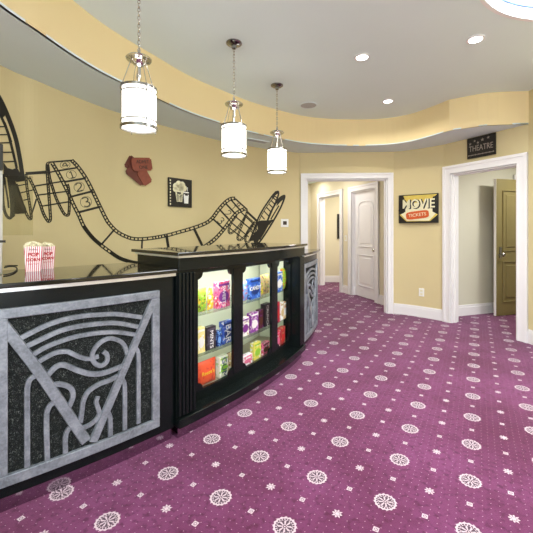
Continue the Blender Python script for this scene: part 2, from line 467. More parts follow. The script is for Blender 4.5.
qb('baseboard_corridor_near', -.61, 0); qb('baseboard_corridor_middle', .955, 1.18); qb('baseboard_corridor_far', 2.28, 2.62)
mb = MB(); mb.box((2.0, 8.61, .0625), (2.2, .02, .125)); mb.box((2.0, 8.615, .1425), (2.2, .01, .035)); struct('baseboard_corridor_end', mb, 'white')

def door(name, hinge, d, n, w, h, m, handle_u, label_h='nickel door handle', arch=False, lever=False):
    """leaf from hinge along d, thickness along n"""
    mb = MB(); t = .04
    def bx(q, ua, ub, za, zb, na, nb):
        P = [hinge+d*ua+n*na, hinge+d*ub+n*na, hinge+d*ub+n*nb, hinge+d*ua+n*nb]
        q.prism([(p.x, p.y) for p in P], za, zb)
    bx(mb, 0, w, .01, h, 0, t)
    leaf = struct(name, mb, m)
    P3 = lambda u, z, nn: (hinge.x+d.x*u+n.x*nn, hinge.y+d.y*u+n.y*nn, z)
    s = .13*w/.75
    for (z0, z1, ar) in ((.22, .82, False), (.98, h-.18, arch)):
        mo = MB()
        # outline of the moulding
        pts = [(s, z0), (w-s, z0), (w-s, z1-(.09 if ar else 0))]
        if ar: pts += [(w-s-(w-2*s)*k/8, z1-.045+.045*math.sin(PI*k/8)) for k in range(1, 8)]
        pts += [(s, z1-(.09 if ar else 0))]
        mo.tube([P3(u, z, t+.004) for u, z in pts], .012, 6, closed=True)
        obj('panel_moulding', mo, m, leaf)
        fi = MB()
        k = .055; cu, cz = w/2, (z0+z1)/2
        pp = [(cu+(u-cu)*(1-k/(w/2-s)), cz+(z-cz)*(1-k/((z1-z0)/2))) for u, z in pts]
        nn = len(pp)
        fi.add([P3(u, z, t) for u, z in pp]+[P3(cu+(u-cu)*.93, cz+(z-cz)*.97, t+.010) for u, z in pp],
               [tuple(range(nn, 2*nn))]+[(i, (i+1) % nn, nn+(i+1) % nn, nn+i) for i in range(nn)])
        obj('raised_panel', fi, m, leaf)
    hm = MB()
    for nn in (t,):
        q = frame(P3(handle_u, .93, nn), (d.x, d.y, 0), (n.x, n.y, 0))
        hm.lathe([(.026, 0), (.026, .006), (.010, .010), (.010, .035), (.026, .042), (.030, .058), (.018, .070)], (0, 0, 0), 14, q)
        if lever:
            hm.box((0, -.03, .004), (.045, .17, .008), q)
            hm.box((.05, 0, .05), (.11, .016, .014), q)
    hd = obj('door_handle', hm, 'nickel' if lever else 'chrome', leaf); hd['label'] = label_h
    return leaf
door('door_1', Q0+dQ*.832-nQ*.10, -dQ, nQ, .708, 2.035, 'white', .66, arch=True)

# framed picture in the room at the corridor's end
def flat_frame(nm, loc, x, n): return frame(loc, x, n)
pc = thing('framed_poster', (1.79, 8.62, 1.08), 'tall black framed poster on the pale wall beyond the far corridor doorway', 'picture')
mb = MB().box((1.79, 8.607, 1.39), (.33, .025, .62)); obj('picture_frame', mb, 'sign', pc, .004)
mb = MB()
for i in range(7): mb.box((1.79+.02*math.sin(i*2), 8.592, 1.14+i*.082), (.14+.05*math.sin(i*1.7), .006, .035))
obj('poster_print', mb, 'cream', pc)

def plate(name, loc, n, w, h, label, cat, detail):
    n = Vector(n).normalized(); x = Vector((0, 0, 1)).cross(n); f = frame(loc, x, n)
    t = thing(name, loc, label, cat)
    mb = MB().box((0, 0, .004), (w, h, .008), f); obj('cover_plate', mb, 'plate', t, .002)
    return t, f, [MB().box((cx, cy, .009), (a, b, .004), f) for (cx, cy, a, b) in detail]
def wallhit(L, px, off=0):
    k = (px-CX)/FP
    for a, b in zip(L[:-1], L[1:]):
        # point with X = k*Y
        fa, fb = a.x-k*a.y, b.x-k*b.y
        if (fa <= 0 <= fb) or (fb <= 0 <= fa):
            if abs(fb-fa) < 1e-12: continue
            t = -fa/(fb-fa); p = a.lerp(b, t); d = (b-a).normalized()
            if p.y > .5: return p, d, Vector((d.y, -d.x))
    return None
def zat(p, py): return H+(YH-py)/FP*p.y
p, d, nn = wallhit(WC, 421.6)
t, f, mb = plate('wall_outlet', (p.x, p.y, zat(p, 292.3)), (nn.x, nn.y, 0), .075, .12, 'small white power outlet on yellow wall below movie tickets sign', 'outlet', [(0, .026, .035, .03), (0, -.026, .035, .03)])
[obj('socket', q, 'cream', t) for q in mb]
p, d, nn = wallhit(WL, 284.6)
t, f, mb = plate('thermostat', (p.x, p.y, zat(p, 223)), (nn.x, nn.y, 0), .13, .125, 'square white thermostat with a dark display beside the corridor opening', 'thermostat', [(0, 0, .062, .055)])
obj('display', mb[0], 'darkdisplay', t)
pq = Q0+dQ*1.07+nQ*.001
t, f, mb = plate('light_switch', (pq.x, pq.y, 1.13), (nQ.x, nQ.y, 0), .075, .12, 'white light switch on the corridor wall between the two doorways', 'switch', [(0, 0, .03, .06)])
obj('rocker', mb[0], 'cream', t)

# ------------------------------------------------------------------ vestibule beyond the theatre doorway
V0 = Vector((2.62, 5.153)); dV = Vector((.95, .316)).normalized(); nV = Vector((dV.y, -dV.x))
mbw = MB(); mbw.band([V0-dV*.12, V0+dV*1.44], 0, 2.45, .1); mbw.band([V0+dV*1.44, V0+dV*2.1], 2.1, 2.45, .1); mbw.band([V0+dV*2.1, V0+dV*2.4], 0, 2.45, .1)
struct('wall_vestibule_back', mbw, 'wall_grey')
struct('wall_vestibule_right', MB().band([(4.85, 5.9), (4.85, 3.3)], 0, 2.45, .1).band([(4.85, 3.3), (3.09, 3.3)], 0, 2.45, .1), 'wall_grey')
struct('wall_vestibule_beyond', MB().band([V0+dV*1.3+Vector((-.2, .6)), V0+dV*2.4+Vector((-.2, .6))], 0, 2.45, .1), 'wall_grey')
struct('ceiling_vestibule', MB().prism([(3.11, 3.25), (4.9, 3.25), (4.9, 6.6), (3.5, 6.15), (2.5, 5.25), (2.62, 4.98), (3.11, 4.05)], 2.45, 2.48), 'ceil')
casing('trim_7', V0, dV, nV, 1.44, 2.1, 2.09, .10, .10)
mb = MB(); mb.band([V0+dV*1.33, V0-dV*.05], 0, .125, -.02); 
mb = MB(); a, b = V0-dV*.03, V0+dV*1.335
mb.band([b, a], 0, .125, .02); mb.band([b, a], .125, .16, .010); struct('baseboard_vestibule', mb, 'white')
dD = Vector((.961, .275)).normalized(); nD = Vector((dD.y, -dD.x))
free = Vector((3.353, 5.215))
door('door_2', free+dD*.74-nD*.0, -dD, nD, .74, 2.07, 'olive', .66, 'dark bronze lever handle on a dark plate', lever=True)
mb = MB(); 
P = [free-dD*.002, free+dD*.0005, free+dD*.0005+nD*.04, free-dD*.002+nD*.04]
mb.prism([(p.x, p.y) for p in P], .01, 2.07); obj('leaf_edge', mb, 'white', bpy.data.objects['door_2'])['label'] = 'white painted leaf edge'

# ------------------------------------------------------------------ the bar
def pol(r, phi): a = math.radians(phi); return Vector((CC[0]+r*math.cos(a), CC[1]+r*math.sin(a)))
def cyl(px, py, R):
    dx = (px-CX)/FP; a = dx*dx+1; b = -2*(dx*CC[0]+CC[1]); c = CC[0]**2+CC[1]**2-R*R
    Y = (-b-math.sqrt(b*b-4*a*c))/(2*a)
    return math.degrees(math.atan2(Y-CC[1], dx*Y-CC[0])), H+(YH-py)/FP*Y
RB = 4.945
# relief traced on the near panel, kept as (degrees from its left edge, height)
PH0 = -52.66; PW = 8.85
REL = [  # (pixel points, width in metres)
 ([(-1, 320), (34, 365), (60, 402.5), (86, 441)], .052), ([(154.5, 299), (128, 360), (108, 407), (93, 441.5)], .046),
 ([(19.4, 339.1), (33.8, 331.5), (50.7, 323.9), (67.6, 318.9), (85, 316), (98.8, 314.9), (117.5, 314.3), (142, 317.5)], 0.026),
 ([(25.3, 347.2), (42.2, 339.1), (59.1, 331.5), (76, 327), (98.8, 323.9), (117.5, 323.3), (138.2, 326.9)], 0.026),
 ([(31.3, 356), (43.9, 348.4), (59.1, 342), (78, 336.4), (98.8, 333.1), (117.5, 332.4), (135.3, 334.8)], 0.024),
 ([(36.3, 363.4), (47.3, 356.9), (57, 352.6), (67, 351.8), (74.3, 354.8), (81, 357.6), (89, 359), (98.8, 356.5)], 0.024),
 ([(127.5, 354), (124, 344.7), (117.5, 340), (108, 338.8), (98.8, 344.2), (93.2, 352.2), (92.6, 359), (96, 364.2), (101.6, 365.8), (107, 361.6), (107.2, 355), (103.5, 351.6)], 0.025),
 ([(46.5, 377), (55.7, 367.4), (64.2, 365.3), (77.7, 370.6), (91.2, 374.2), (105, 373), (123.3, 366)], 0.028),
 ([(50, 385.4), (61, 384.6), (70.7, 388.3), (73.2, 395.6), (70.7, 404), (67, 410.5)], 0.026),
 ([(80.5, 423), (82.3, 410), (83.6, 401.3), (88.4, 392), (98.8, 384.6), (110, 380.4), (118, 376)], 0.026),
 ([(82, 428.5), (89.4, 425.4), (96, 420), (99.5, 413.5), (97.8, 406.9), (96.4, 402), (98.2, 396.6)], 0.024),
 ([(27.3, 467), (27.3, 430), (27.2, 396), (27.8, 386), (30, 380), (34.5, 376.5), (38, 375)], 0.026), ([(47.4, 460.5), (46.9, 440), (46.6, 420), (47.2, 412), (50, 406), (54, 402.5)], 0.026),
 ([(65.6, 453.4), (65.4, 441), (66.2, 434), (69, 429), (73, 426)], 0.026),
 ([(132, 346), (135.6, 348), (138, 352), (138.7, 360), (138.7, 390), (138.7, 423.5)], 0.026), ([(118, 377), (122, 379), (124.4, 383.5), (125, 392), (125, 410), (125, 430)], 0.026),
 ([(103, 410), (107.4, 412), (109.8, 416), (110.5, 423), (110.6, 436)], 0.026)]
def sz(px, py):
    a, z = cyl(px, py, RB+.012); return ((a-PH0)/PW, z)
RELS = [([sz(*q) for q in pts], w) for pts, w in REL]
def stroke(mb, pts, w, p0, pw, R0, R1):
    """ribbon of width w following points (fraction across panel, z) on the cylinder"""
    K = math.radians(pw)*R1
    P = cr([Vector((s*K, z)) for s, z in pts], 6); n = len(P); vs = []
    for i, p in enumerate(P):
        d = (P[min(i+1, n-1)]-P[max(i-1, 0)]).normalized(); q = Vector((-d.y, d.x))*w/2
        for e, r in ((p-q, R0), (p+q, R0), (p-q*.82, R1), (p+q*.82, R1)):
            a = pol(r, p0+e.x/K*pw); vs.append((a.x, a.y, e.y))
    fs = [(0, 1, 3, 2)]
    for i in range(n-1):
        a, b = i*4, i*4+4; fs += [(a+2, a+3, b+3, b+2), (a, a+2, b+2, b), (a+1, b+1, b+3, a+3), (a, b, b+1, a+1)]
    e = (n-1)*4; fs.append((e, e+2, e+3, e+1)); mb.add(vs, fs)
def counter(p0, p1, f0, fw, label, cables=False):
    c = pol(4.7, (p0+p1)/2)
    t = thing('service_counter', (c.x, c.y, 0), label, 'counter', None)
    obj('counter_body', MB().arc(4.40, RB, p0, p1, .075, 1.018), 'black', t)
    obj('kick_plate', MB().arc(4.45, 4.925, p0+.05, p1-.05, 0, .075), 'kick', t)
    obj('edge_strip', MB().arc(4.37, 4.972, p0, p1, 1.018, 1.037), 'strip', t)
    obj('countertop', MB().arc(4.33, 4.99, p0-.02, p1, 1.037, 1.06), 'granite', t, .004)
    obj('dark_panel', MB().arc(RB, RB+.004, f0+.3, f0+fw-.3, .14, .93), 'hammered', t)
    z0, z1, fr_, R1 = .132, .942, .046, RB+.022
    dg = math.degrees(fr_/R1)
    mb = MB().arc(RB, R1, f0, f0+fw, z1-fr_, z1).arc(RB, R1, f0, f0+fw, z0, z0+fr_*1.1)
    mb.arc(RB, R1, f0, f0+dg, z0+fr_*1.1, z1-fr_).arc(RB, R1, f0+fw-dg, f0+fw, z0+fr_*1.1, z1-fr_)
    obj('silver_frame', mb, 'silver', t, .004)
    mb = MB()
    for i, (pts, w) in enumerate(RELS):
        stroke(mb, pts, w, f0, fw, RB, RB+(.020 if i < 2 else .015))
    obj('scroll_relief', mb, 'silver', t)
    return t
counter(-55.2, -42.62, -52.66, 8.85, 'low black counter with silver scroll relief panel nearest the viewer on left')
counter(-22.95, -13.2, -22.5, 8.6, 'low black counter with scroll relief panel at the far end past the candy case')

# display case
DP0, DP1 = -42.5, -23.1
c = pol(4.7, (DP0+DP1)/2)
dc = thing('candy_display_case', (c.x, c.y, 0), 'tall curved black candy display case with three arched-corner glass windows', 'display case')
obj('kick_plate', MB().arc(4.50, 4.955, DP0+.15, DP1-.15, 0, .075), 'kick', dc)
obj('base_ledge', MB().arc(4.40, 4.995, DP0, DP1, .075, .132), 'black', dc, .004)
obj('crown_rail', MB().arc(4.45, 4.985, DP0, DP1, 1.045, 1.127), 'black', dc, .003)
obj('edge_strip', MB().arc(4.42, 4.995, DP0-.05, DP1-.1, 1.127, 1.142), 'strip', dc)
obj('bar_top', MB().arc(4.40, 5.02, DP0-.3, DP1-.15, 1.142, 1.163), 'granite', dc, .004)
obj('side_panel', MB().arc(4.50, 4.90, DP0+.02, DP0+.35, .132, 1.045), 'black', dc)
obj('side_panel', MB().arc(4.50, 4.90, DP1-.35, DP1-.02, .132, 1.045), 'black', dc)
obj('back_panel', MB().arc(4.45, 4.48, DP0+.02, DP1-.02, .132, 1.045), 'interior', dc)
obj('inner_lining', MB().arc(4.49, 4.85, DP1-.40, DP1-.36, .165, 1.04), 'interior', dc)
obj('inner_lining', MB().arc(4.49, 4.85, DP0+.36, DP0+.40, .165, 1.04), 'interior', dc)
def pilaster(p0, p1):
    mb = MB().arc(4.80, 4.962, p0, p1, .132, 1.045)
    n = 5; st = (p1-p0)/n
    for i in range(n): # flutes: raised reeds between grooves
        mb.arc(4.955, 4.983, p0+st*(i+.16), p0+st*(i+.84), .145, 1.03, 2)
    obj('fluted_pilaster', mb, 'black', dc, .002)
pilaster(DP0, -40.95); pilaster(-24.6, DP1)
WIN = [(-39.95, -35.9), (-34.6, -29.55), (-28.3, -24.9)]
ZA, ZB, NR = .205, 1.005, .045
def windowface():
    """continuous dark face with three openings whose corners are notched by quarter discs"""
    mb = MB(); R0, R1 = 4.862, 4.882
    mb.arc(R0, R1, -41.2, -23.8, .132, ZA); mb.arc(R0, R1, -41.2, -23.8, ZB, 1.05)
    for a, b in ((-41.2, -39.95), (-35.9, -34.6), (-29.55, -28.3), (-24.9, -23.8)): mb.arc(R0, R1+.004, a, b, ZA, ZB)
    for a, b in WIN:
        for pa, s in ((a, 1), (b, -1)):
            for zc, sz_ in ((ZA, 1), (ZB, -1)):
                pts = [(pa, zc)]
                for k in range(9):
                    th = PI/2*k/8; pts.append((pa+s*math.degrees(NR*math.cos(th)/R1), zc+sz_*NR*math.sin(th)))
                m_ = len(pts); vs = []
                for r in (R0, R1):
                    for ph, z in pts:
                        q = pol(r, ph); vs.append((q.x, q.y, z))
                mb.add(vs, [tuple(range(m_)), tuple(range(m_, 2*m_))[::-1]]+[(i, (i+1) % m_, m_+(i+1) % m_, m_+i) for i in range(m_)])
    return mb
wf = obj('window_face', windowface(), 'black', dc)
for a, b in WIN: obj('window_pane', MB().arc(4.851, 4.855, a-.12, b+.12, ZA-.03, ZB+.03), 'glass', wf)
for z in (.70, .412):
    obj('glass_shelf', MB().arc(4.50, 4.83, DP0+.42, DP1-.42, z-.006, z), 'shelfglass', dc)
obj('case_floor', MB().arc(4.48, 4.85, DP0+.38, DP1-.38, .132, .165), 'olivedeck', dc)
mb = MB().arc(4.79, 4.83, DP0+.6, DP1-.6, 1.02, 1.04); lt_ = obj('light_strip', mb, 'bulb', dc); lt_['label'] = 'glowing white light strip'

# candy: (px left, px right, y top, shelf, kind, base colour, inks, text, text material, label, R)
Y_, G_, R_, B_, W_, K_ = srgb(240, 205, 60), srgb(150, 200, 60), srgb(205, 50, 50), srgb(45, 95, 190), srgb(240, 240, 235), srgb(30, 25, 28)
P_, O_, N_, BR, T_ = srgb(225, 110, 150), srgb(226, 88, 52), srgb(25, 50, 110), srgb(95, 55, 35), srgb(205, 180, 130)
PU, LG, LB_ = srgb(125, 50, 140), srgb(190, 215, 120), srgb(120, 165, 225)
CANDY = [
 (196.5, 208.8, 289, .701, 'bag', G_, [LG, BR, Y_], None, 'green candy pouch with brown spots, leftmost on top shelf', 4.70),
 (209.4, 215.5, 287, .701, 'peak', Y_, [O_, W_], None, 'pointed yellow and orange candy pouch beside pink box on top shelf', 4.68),
 (216.5, 230.8, 281.5, .701, 'box', P_, [R_, W_, PU], ('SWEETS', W_), 'pink and red candy box in the first case window, top shelf', 4.70),
 (241.5, 249.5, 282, .701, 'bag', LB_, [W_, R_], None, 'pale blue candy pouch with red and white oval, top shelf second window', 4.72),
 (249.5, 261, 278.5, .701, 'box', B_, [LB_, N_], ('CANDY', W_), 'bright blue candy box at the middle of top shelf second window', 4.69),
 (262, 272, 274.5, .701, 'bag', T_, [Y_, BR, G_], None, 'tan and yellow candy bag at the right of top shelf second window', 4.68),
 (276, 283, 272, .701, 'box', B_, [LB_, W_], None, 'blue candy box in the third case window, top shelf', 4.68),
 (283.6, 289, 268, .701, 'bag', G_, [Y_, R_], None, 'green and yellow candy pouch in third case window, top shelf', 4.66),
 (197.0, 205.5, 327.5, .413, 'box', srgb(236, 224, 150), [Y_, W_], None, 'pale yellow candy carton, leftmost on middle shelf', 4.72),
 (206.2, 216.5, 326.5, .413, 'box', srgb(48, 44, 50), [K_, srgb(85, 80, 95)], ('MINTS', W_), 'charcoal candy box with white lettering on middle shelf', 4.71),
 (217.2, 221.8, 331, .413, 'box', N_, [B_, LB_], None, 'navy candy carton squeezed between charcoal and blue boxes, middle shelf', 4.70),
 (222.4, 233.5, 321, .413, 'box', srgb(60, 90, 180), [LB_, W_, N_], ('BAR', W_), 'light and dark blue candy box in first window, middle shelf', 4.70),
 (241.5, 249.5, 317.5, .413, 'box', W_, [T_, PU], None, 'white and lilac candy carton, leftmost in second window, middle shelf', 4.72),
 (250.4, 258.8, 312.5, .413, 'box', PU, [srgb(220, 150, 215), W_], None, 'purple and pink candy box in second window, middle shelf', 4.70),
 (259.4, 263.6, 309.5, .413, 'box', srgb(75, 25, 55), [PU, BR], None, 'narrow dark plum candy carton beside the purple box', 4.68),
 (264.2, 270.5, 303.5, .413, 'box', K_, [srgb(50, 40, 42)], ('CRUNCH', W_), 'tall black candy box with white upright lettering, middle shelf', 4.70),
 (276.5, 280, 302, .413, 'box', srgb(170, 40, 70), [R_], None, 'narrow crimson carton in third window, middle shelf', 4.72),
 (280.6, 284.2, 302.5, .413, 'box', W_, [T_], None, 'narrow white carton in the third window, middle shelf', 4.70),
 (284.8, 289.5, 300.5, .413, 'box', T_, [O_, W_], None, 'tan carton rightmost in third window, middle shelf', 4.68),
 (196.5, 218.5, 361, .166, 'bag', O_, [srgb(200, 60, 50), O_], ("Reese's", Y_), 'large orange candy bag with yellow script on the case floor', 4.72),
 (219.5, 228.5, 356, .166, 'box', srgb(240, 238, 215), [W_, G_], ('GUM', N_), 'white and pale green candy carton beside the large orange bag', 4.71),
 (229, 236.5, 352.5, .166, 'bag', T_, [BR, W_], None, 'brown and white candy bag at the right of first window, case floor', 4.69),
 (242.5, 253, 355, .166, 'box', srgb(235, 232, 236), [R_, P_], None, 'white candy box with red top at lower left of second window', 4.74),
 (253.8, 261.5, 342.5, .166, 'box', srgb(226, 214, 100), [W_, G_], None, 'upright yellow candy carton standing on the case floor', 4.71),
 (262.2, 269.8, 342.5, .166, 'box', P_, [R_, W_, BR], None, 'rose pink candy carton at lower right of second window', 4.72),
 (276, 280.5, 331, .166, 'box', srgb(200, 45, 50), [W_, P_], None, 'red and white candy carton lowest in third window', 4.72),
 (281, 285.5, 327, .166, 'box', srgb(170, 60, 60), [T_, R_], None, 'brick red candy carton lowest shelf of third window beside pilaster', 4.69)]
cid = 0
for (x0, x1, yt, sh, kind, base, inks, tx, label, R) in CANDY:
    cid += 1
    R = 4.795+(R-4.70)*.25 if x0 < 270 else 4.83
    a0, z0 = cyl(x0, yt, R); a1, z1 = cyl(x1, yt, R)
    h = max(.05, min((z0+z1)/2, sh+(.29 if sh > .6 else .265))-sh); w = math.radians(a1-a0)*R*.93; w = max(.03, min(w, .34))
    am = min((a0+a1)/2, -24.05-math.degrees(w/2/R)); c = pol(R, am); rad = Vector((math.cos(math.radians(am)), math.sin(math.radians(am)))); tan = Vector((-rad.y, rad.x))
    f = frame((c.x, c.y, sh), (tan.x, tan.y, 0), (rad.x, rad.y, 0))
    dp = .045 if kind == 'box' else .05
    nm = {'box': 'candy_box', 'bag': 'candy_bag', 'peak': 'candy_pouch'}[kind]
    t = thing(nm, (c.x, c.y, sh), label, 'candy box' if kind == 'box' else 'candy bag', 'candy packs in the display case')
    m = printmat('wrapper_%d' % cid, base, inks, scale=30 if w > .05 else 45, thr=.55)
    g = f
    mb = MB()
    if kind == 'box':
        mb.box((0, h/2, -dp/2), (w*.96, h-.001, dp), g); obj('carton', mb, m, t, .002)
        mb = MB().box((0, h*.88, .0008), (w*.8, h*.08, .0016), g).prism([(w*.36*math.cos(2*PI*q/20), h*.42+h*.22*math.sin(2*PI*q/20)) for q in range(20)], .0001, .0009, g); obj('printed_panel', mb, mat('band_%d' % cid, inks[-1], .4), t)
    else:
        # pillow pack: lens cross-section pinched at crimped top and bottom
        nx, ny = 10, 12; vs = []
        for side in (1, -1):
            for j in range(ny+1):
                v = j/ny
                for i in range(nx+1):
                    u = i/nx
                    bulge = (max(0, 1-(2*u-1)**4)*max(0, math.sin(PI*v))**.5)*dp/2+.0012
                    ww = w*.96*(1 if kind == 'bag' else (1.15-.98*v))
                    vs.append(g @ Vector(((u-.5)*ww, v*h+.0005, -dp/2+side*bulge)))
        fs = []; o2 = (nx+1)*(ny+1)
        for j in range(ny):
            for i in range(nx):
                a = j*(nx+1)+i; fs += [(a, a+1, a+nx+2, a+nx+1), (o2+a, o2+a+nx+1, o2+a+nx+2, o2+a+1)]
        for i in range(nx):
            fs += [(i, o2+i, o2+i+1, i+1), (ny*(nx+1)+i, ny*(nx+1)+i+1, o2+ny*(nx+1)+i+1, o2+ny*(nx+1)+i)]
        for j in range(ny):
            a = j*(nx+1); b = a+nx; fs += [(a, a+nx+1, o2+a+nx+1, o2+a), (b, o2+b, o2+b+nx+1, b+nx+1)]
        mb.add(vs, fs); mb.smooth = True; obj('pouch', mb, m, t)
        ct = w*.9 if kind == 'bag' else w*.16
        mb = MB().box((0, h*.985, -dp/2), (ct, .008, .004), g); obj('crimped_seal', mb, mat('seal_%d' % cid, inks[0], .4), t)
    if tx:
        s, tc = tx
        mt = 'tx_%d' % cid; M[mt] = mat(mt, tc, .4, var=0)
        if h > w*1.25:
            q = g @ Matrix.Translation((0, h*.45, .001)) @ Matrix.Rotation(-PI/2, 4, 'Z'); text('lettering', s, min(h*1.05/len(s)*1.3, w*.8), q, mt, t, .001)
        else:
            q = g @ Matrix.Translation((0, h*.52, .001 if kind == 'box' else .004)); text('lettering', s, min(w/len(s)*1.45, h*.5), q, mt, t, .001)

# ------------------------------------------------------------------ popcorn boxes
def popbox(px, py, R_turn, label, s=1.0):
    d = FP*(H-1.06)/(py-YH); c = Vector(((px-CX)/FP*d, d))
    t = thing('popcorn_box', (0, 0, 0), label, 'popcorn', 'striped popcorn boxes on the counter')
    b, tp, hh = .036*s, .044*s, .145*s
    vs = [(-b, -b*.75, 0), (b, -b*.75, 0), (b, b*.75, 0), (-b, b*.75, 0), (-tp, -tp*.75, hh), (tp, -tp*.75, hh), (tp, tp*.75, hh), (-tp, tp*.75, hh)]
    mb = MB().add(vs, [(0, 3, 2, 1), (0, 1, 5, 4), (1, 2, 6, 5), (2, 3, 7, 6), (3, 0, 4, 7)]); obj('striped_carton', mb, 'stripes', t)
    bm = bmesh.new(); rnd = random.Random(int(px))
    for i in range(150):
        x, y = rnd.uniform(-1, 1)*tp*.93, rnd.uniform(-1, 1)*tp*.68
        z = hh-.008+rnd.uniform(0, 1)*.030*s*(1.15-(x/tp)**2*.7-(y/tp)**2*.5)
        r = bmesh.ops.create_icosphere(bm, subdivisions=1, radius=rnd.uniform(.005, .0085), matrix=Matrix.Translation((x, y, z)) @ Matrix.Diagonal((1, rnd.uniform(.7, 1.2), rnd.uniform(.6, 1), 1)))
        for v in r['verts']: v.co += Vector([rnd.uniform(-.0015, .0015) for _ in range(3)])
    me = bpy.data.meshes.new('popcorn'); bm.to_mesh(me); bm.free(); me.materials.append(M['popcorn'])
    o = bpy.data.objects.new('popcorn', me); link(o, t); o['kind'] = 'stuff'
    # lettering on the front, following the slight taper
    tilt = math.atan2((tp-b)*.75, hh)
    def face(z): return Matrix.Translation((0, -(b+(tp-b)*z/hh)*.75-.0012, z)) @ Matrix.Rotation(PI/2+tilt, 4, 'X')
    text('lettering', 'Buttery', .013*s, face(hh*.88), 'sign', t, .0004)
    text('lettering', 'POP', .028*s, face(hh*.67), 'red', t, .0006, 1.0, .001)
    text('lettering', 'CORN', .023*s, face(hh*.47), 'red', t, .0006, 1.0, .001)
    text('lettering', 'FRESH TASTY', .0085*s, face(hh*.30), 'red', t, .0004)
    t.location = (c.x, c.y, 1.0603); t.rotation_euler.z = R_turn
    return t
popbox(33.0, 271.2, math.radians(37), 'red and white striped popcorn box in front, nearest the counter edge')
popbox(46.0, 268.6, math.radians(52), 'red and white striped popcorn box standing partly behind the other one', .95)

# popcorn machine at the left edge of the frame, glass door swung open
mc = thing('popcorn_machine', (-1.62, 1.60, 1.06), 'steel popcorn machine at the left end of the counter with open clear door', 'popcorn machine')
g = frame((-1.47, 1.83, 1.06), (.62, .78, 0), (.78, -.62, 0)) if False else None
ang = math.radians(46)
ux = Vector((math.cos(ang), math.sin(ang))); uy = Vector((-ux.y, ux.x))
corner = Vector(((2.6-CX)/FP*1.86, 1.86))      # near right corner of the body
def mbx(mb, a0, a1, b0, b1, z0, z1):
    P = [corner+ux*a0+uy*b0, corner+ux*a1+uy*b0, corner+ux*a1+uy*b1, corner+ux*a0+uy*b1]
    mb.prism([(p.x, p.y) for p in P], z0, z1); return mb
obj('cabinet_base', mbx(MB(), -.42, 0, -.0, .30, 1.061, 1.22), 'steel', mc, .004)
for a in (-.42, -.02):
    for b in (0, .28): obj('corner_post', mbx(MB(), a, a+.02, b, b+.02, 1.22, 1.62), 'steel', mc)
obj('cabinet_roof', mbx(MB(), -.44, .0, -.02, .32, 1.62, 1.76), 'sign', mc, .004)
obj('side_glass', mbx(MB(), -.012, -.008, .02, .28, 1.22, 1.62).add([], []), 'glass', mc)
dd = Vector(((32.6-CX)/FP*2.12, 2.12)); d0 = corner+uy*.30
nn2 = Vector((-(dd-d0).y, (dd-d0).x)).normalized()*.005
mb = MB().prism([(p.x, p.y) for p in (d0, dd, dd+nn2, d0+nn2)], 1.268, 1.63); obj('open_door_pane', mb, 'acrylic', mc)
obj('door_latch', mbx(MB(), -.02, .012, -.008, .0, 1.232, 1.245), 'sign', mc)
# cable
def ctop(px, py, r=.004, z=1.06): d = FP*(H-z)/(py-YH); return ((px-CX)/FP*d, d, z+r+.0004)
mb = MB().tube([(v.x, v.y, 1.0646) for v in cr([Vector(ctop(x, y)[:2]) for x, y in ((4.5, 268.5), (10, 267.2), (15, 267.6), (17, 270), (14, 273), (8, 275), (3.6, 275.6))], 6)], .0038, 8)
mb.tube([(v.x, v.y, 1.0646) for v in cr([Vector(ctop(x, y)[:2]) for x, y in ((5, 267.0), (9, 266.4), (17.5, 266.4))], 6)], .0038, 8)
tag(obj('power_cable', mb, 'cable'), 'black power cable looping on the counter beside the popcorn machine', 'cable')

# ------------------------------------------------------------------ film strip wall sculpture
def wmap(px, py, off):
    h = wallhit(WL, px)
    if h is None: h = wallhit(WL, -30)
    p, d, nn = h; z = zat(p, py); q = p+nn*off
    return Vector((q.x, q.y, z))
def wribbon(mb, pts, w, smooth=True, off=(.0005, .005), close=False):
    P = cr([Vector(p) for p in pts], 5) if smooth and len(pts) > 2 else [Vector(p) for p in pts]
    if close: P = P+[P[0]]
    n = len(P); vs = []
    if n == 2:   # subdivide straight bars so that they follow the wall
        P = [P[0].lerp(P[1], i/4) for i in range(5)]; n = 5
    for i, p in enumerate(P):
        d = (P[min(i+1, n-1)]-P[max(i-1, 0)]); d = d.normalized() if d.length > 0 else Vector((1, 0)); q = Vector((-d.y, d.x))*w/2
        for e, o_ in ((p-q, off[0]), (p+q, off[0]), (p-q, off[1]), (p+q, off[1])): vs.append(wmap(e.x, e.y, o_))
    fs = [(0, 1, 3, 2)]
    for i in range(n-1):
        a, b = i*4, i*4+4; fs += [(a+2, a+3, b+3, b+2), (a, a+2, b+2, b), (a+1, b+1, b+3, a+3), (a, b, b+1, a+1)]
    e = (n-1)*4; fs.append((e, e+2, e+3, e+1)); mb.add(vs, fs)
def rail(mb, pts, w=3.6, pitch=2.6, line=1.0, cross=1.1):
    """sprocket-hole rail: two thin edges joined by many short bars"""
    P = cr([Vector(p) for p in pts], 6); n = len(P)
    L, R = [], []
    for i, p in enumerate(P):
        d = (P[min(i+1, n-1)]-P[max(i-1, 0)]).normalized(); q = Vector((-d.y, d.x))*(w/2-line/2)
        L.append(p+q); R.append(p-q)
    wribbon(mb, L, line, False); wribbon(mb, R, line, False)
    acc = 0
    for i in range(1, n):
        seg = (P[i]-P[i-1]).length; acc += seg
        if acc >= pitch:
            acc = 0; wribbon(mb, [L[i], R[i]], cross, False)
def wpoly(mb, pts, off=(.0005, .006)):
    n = len(pts)
    vs = [wmap(x, y, off[0]) for x, y in pts]+[wmap(x, y, off[1]) for x, y in pts]
    mb.add(vs, [tuple(range(n)), tuple(range(n, 2*n))[::-1]]+[(i, (i+1) % n, n+(i+1) % n, n+i) for i in range(n)])
p0 = wmap(140, 250, 0)
fs_ = thing('film_strip_sculpture', tuple(p0), 'long black film strip wall sculpture curling along the yellow wall behind the bar', 'wall sculpture')
mb = MB()
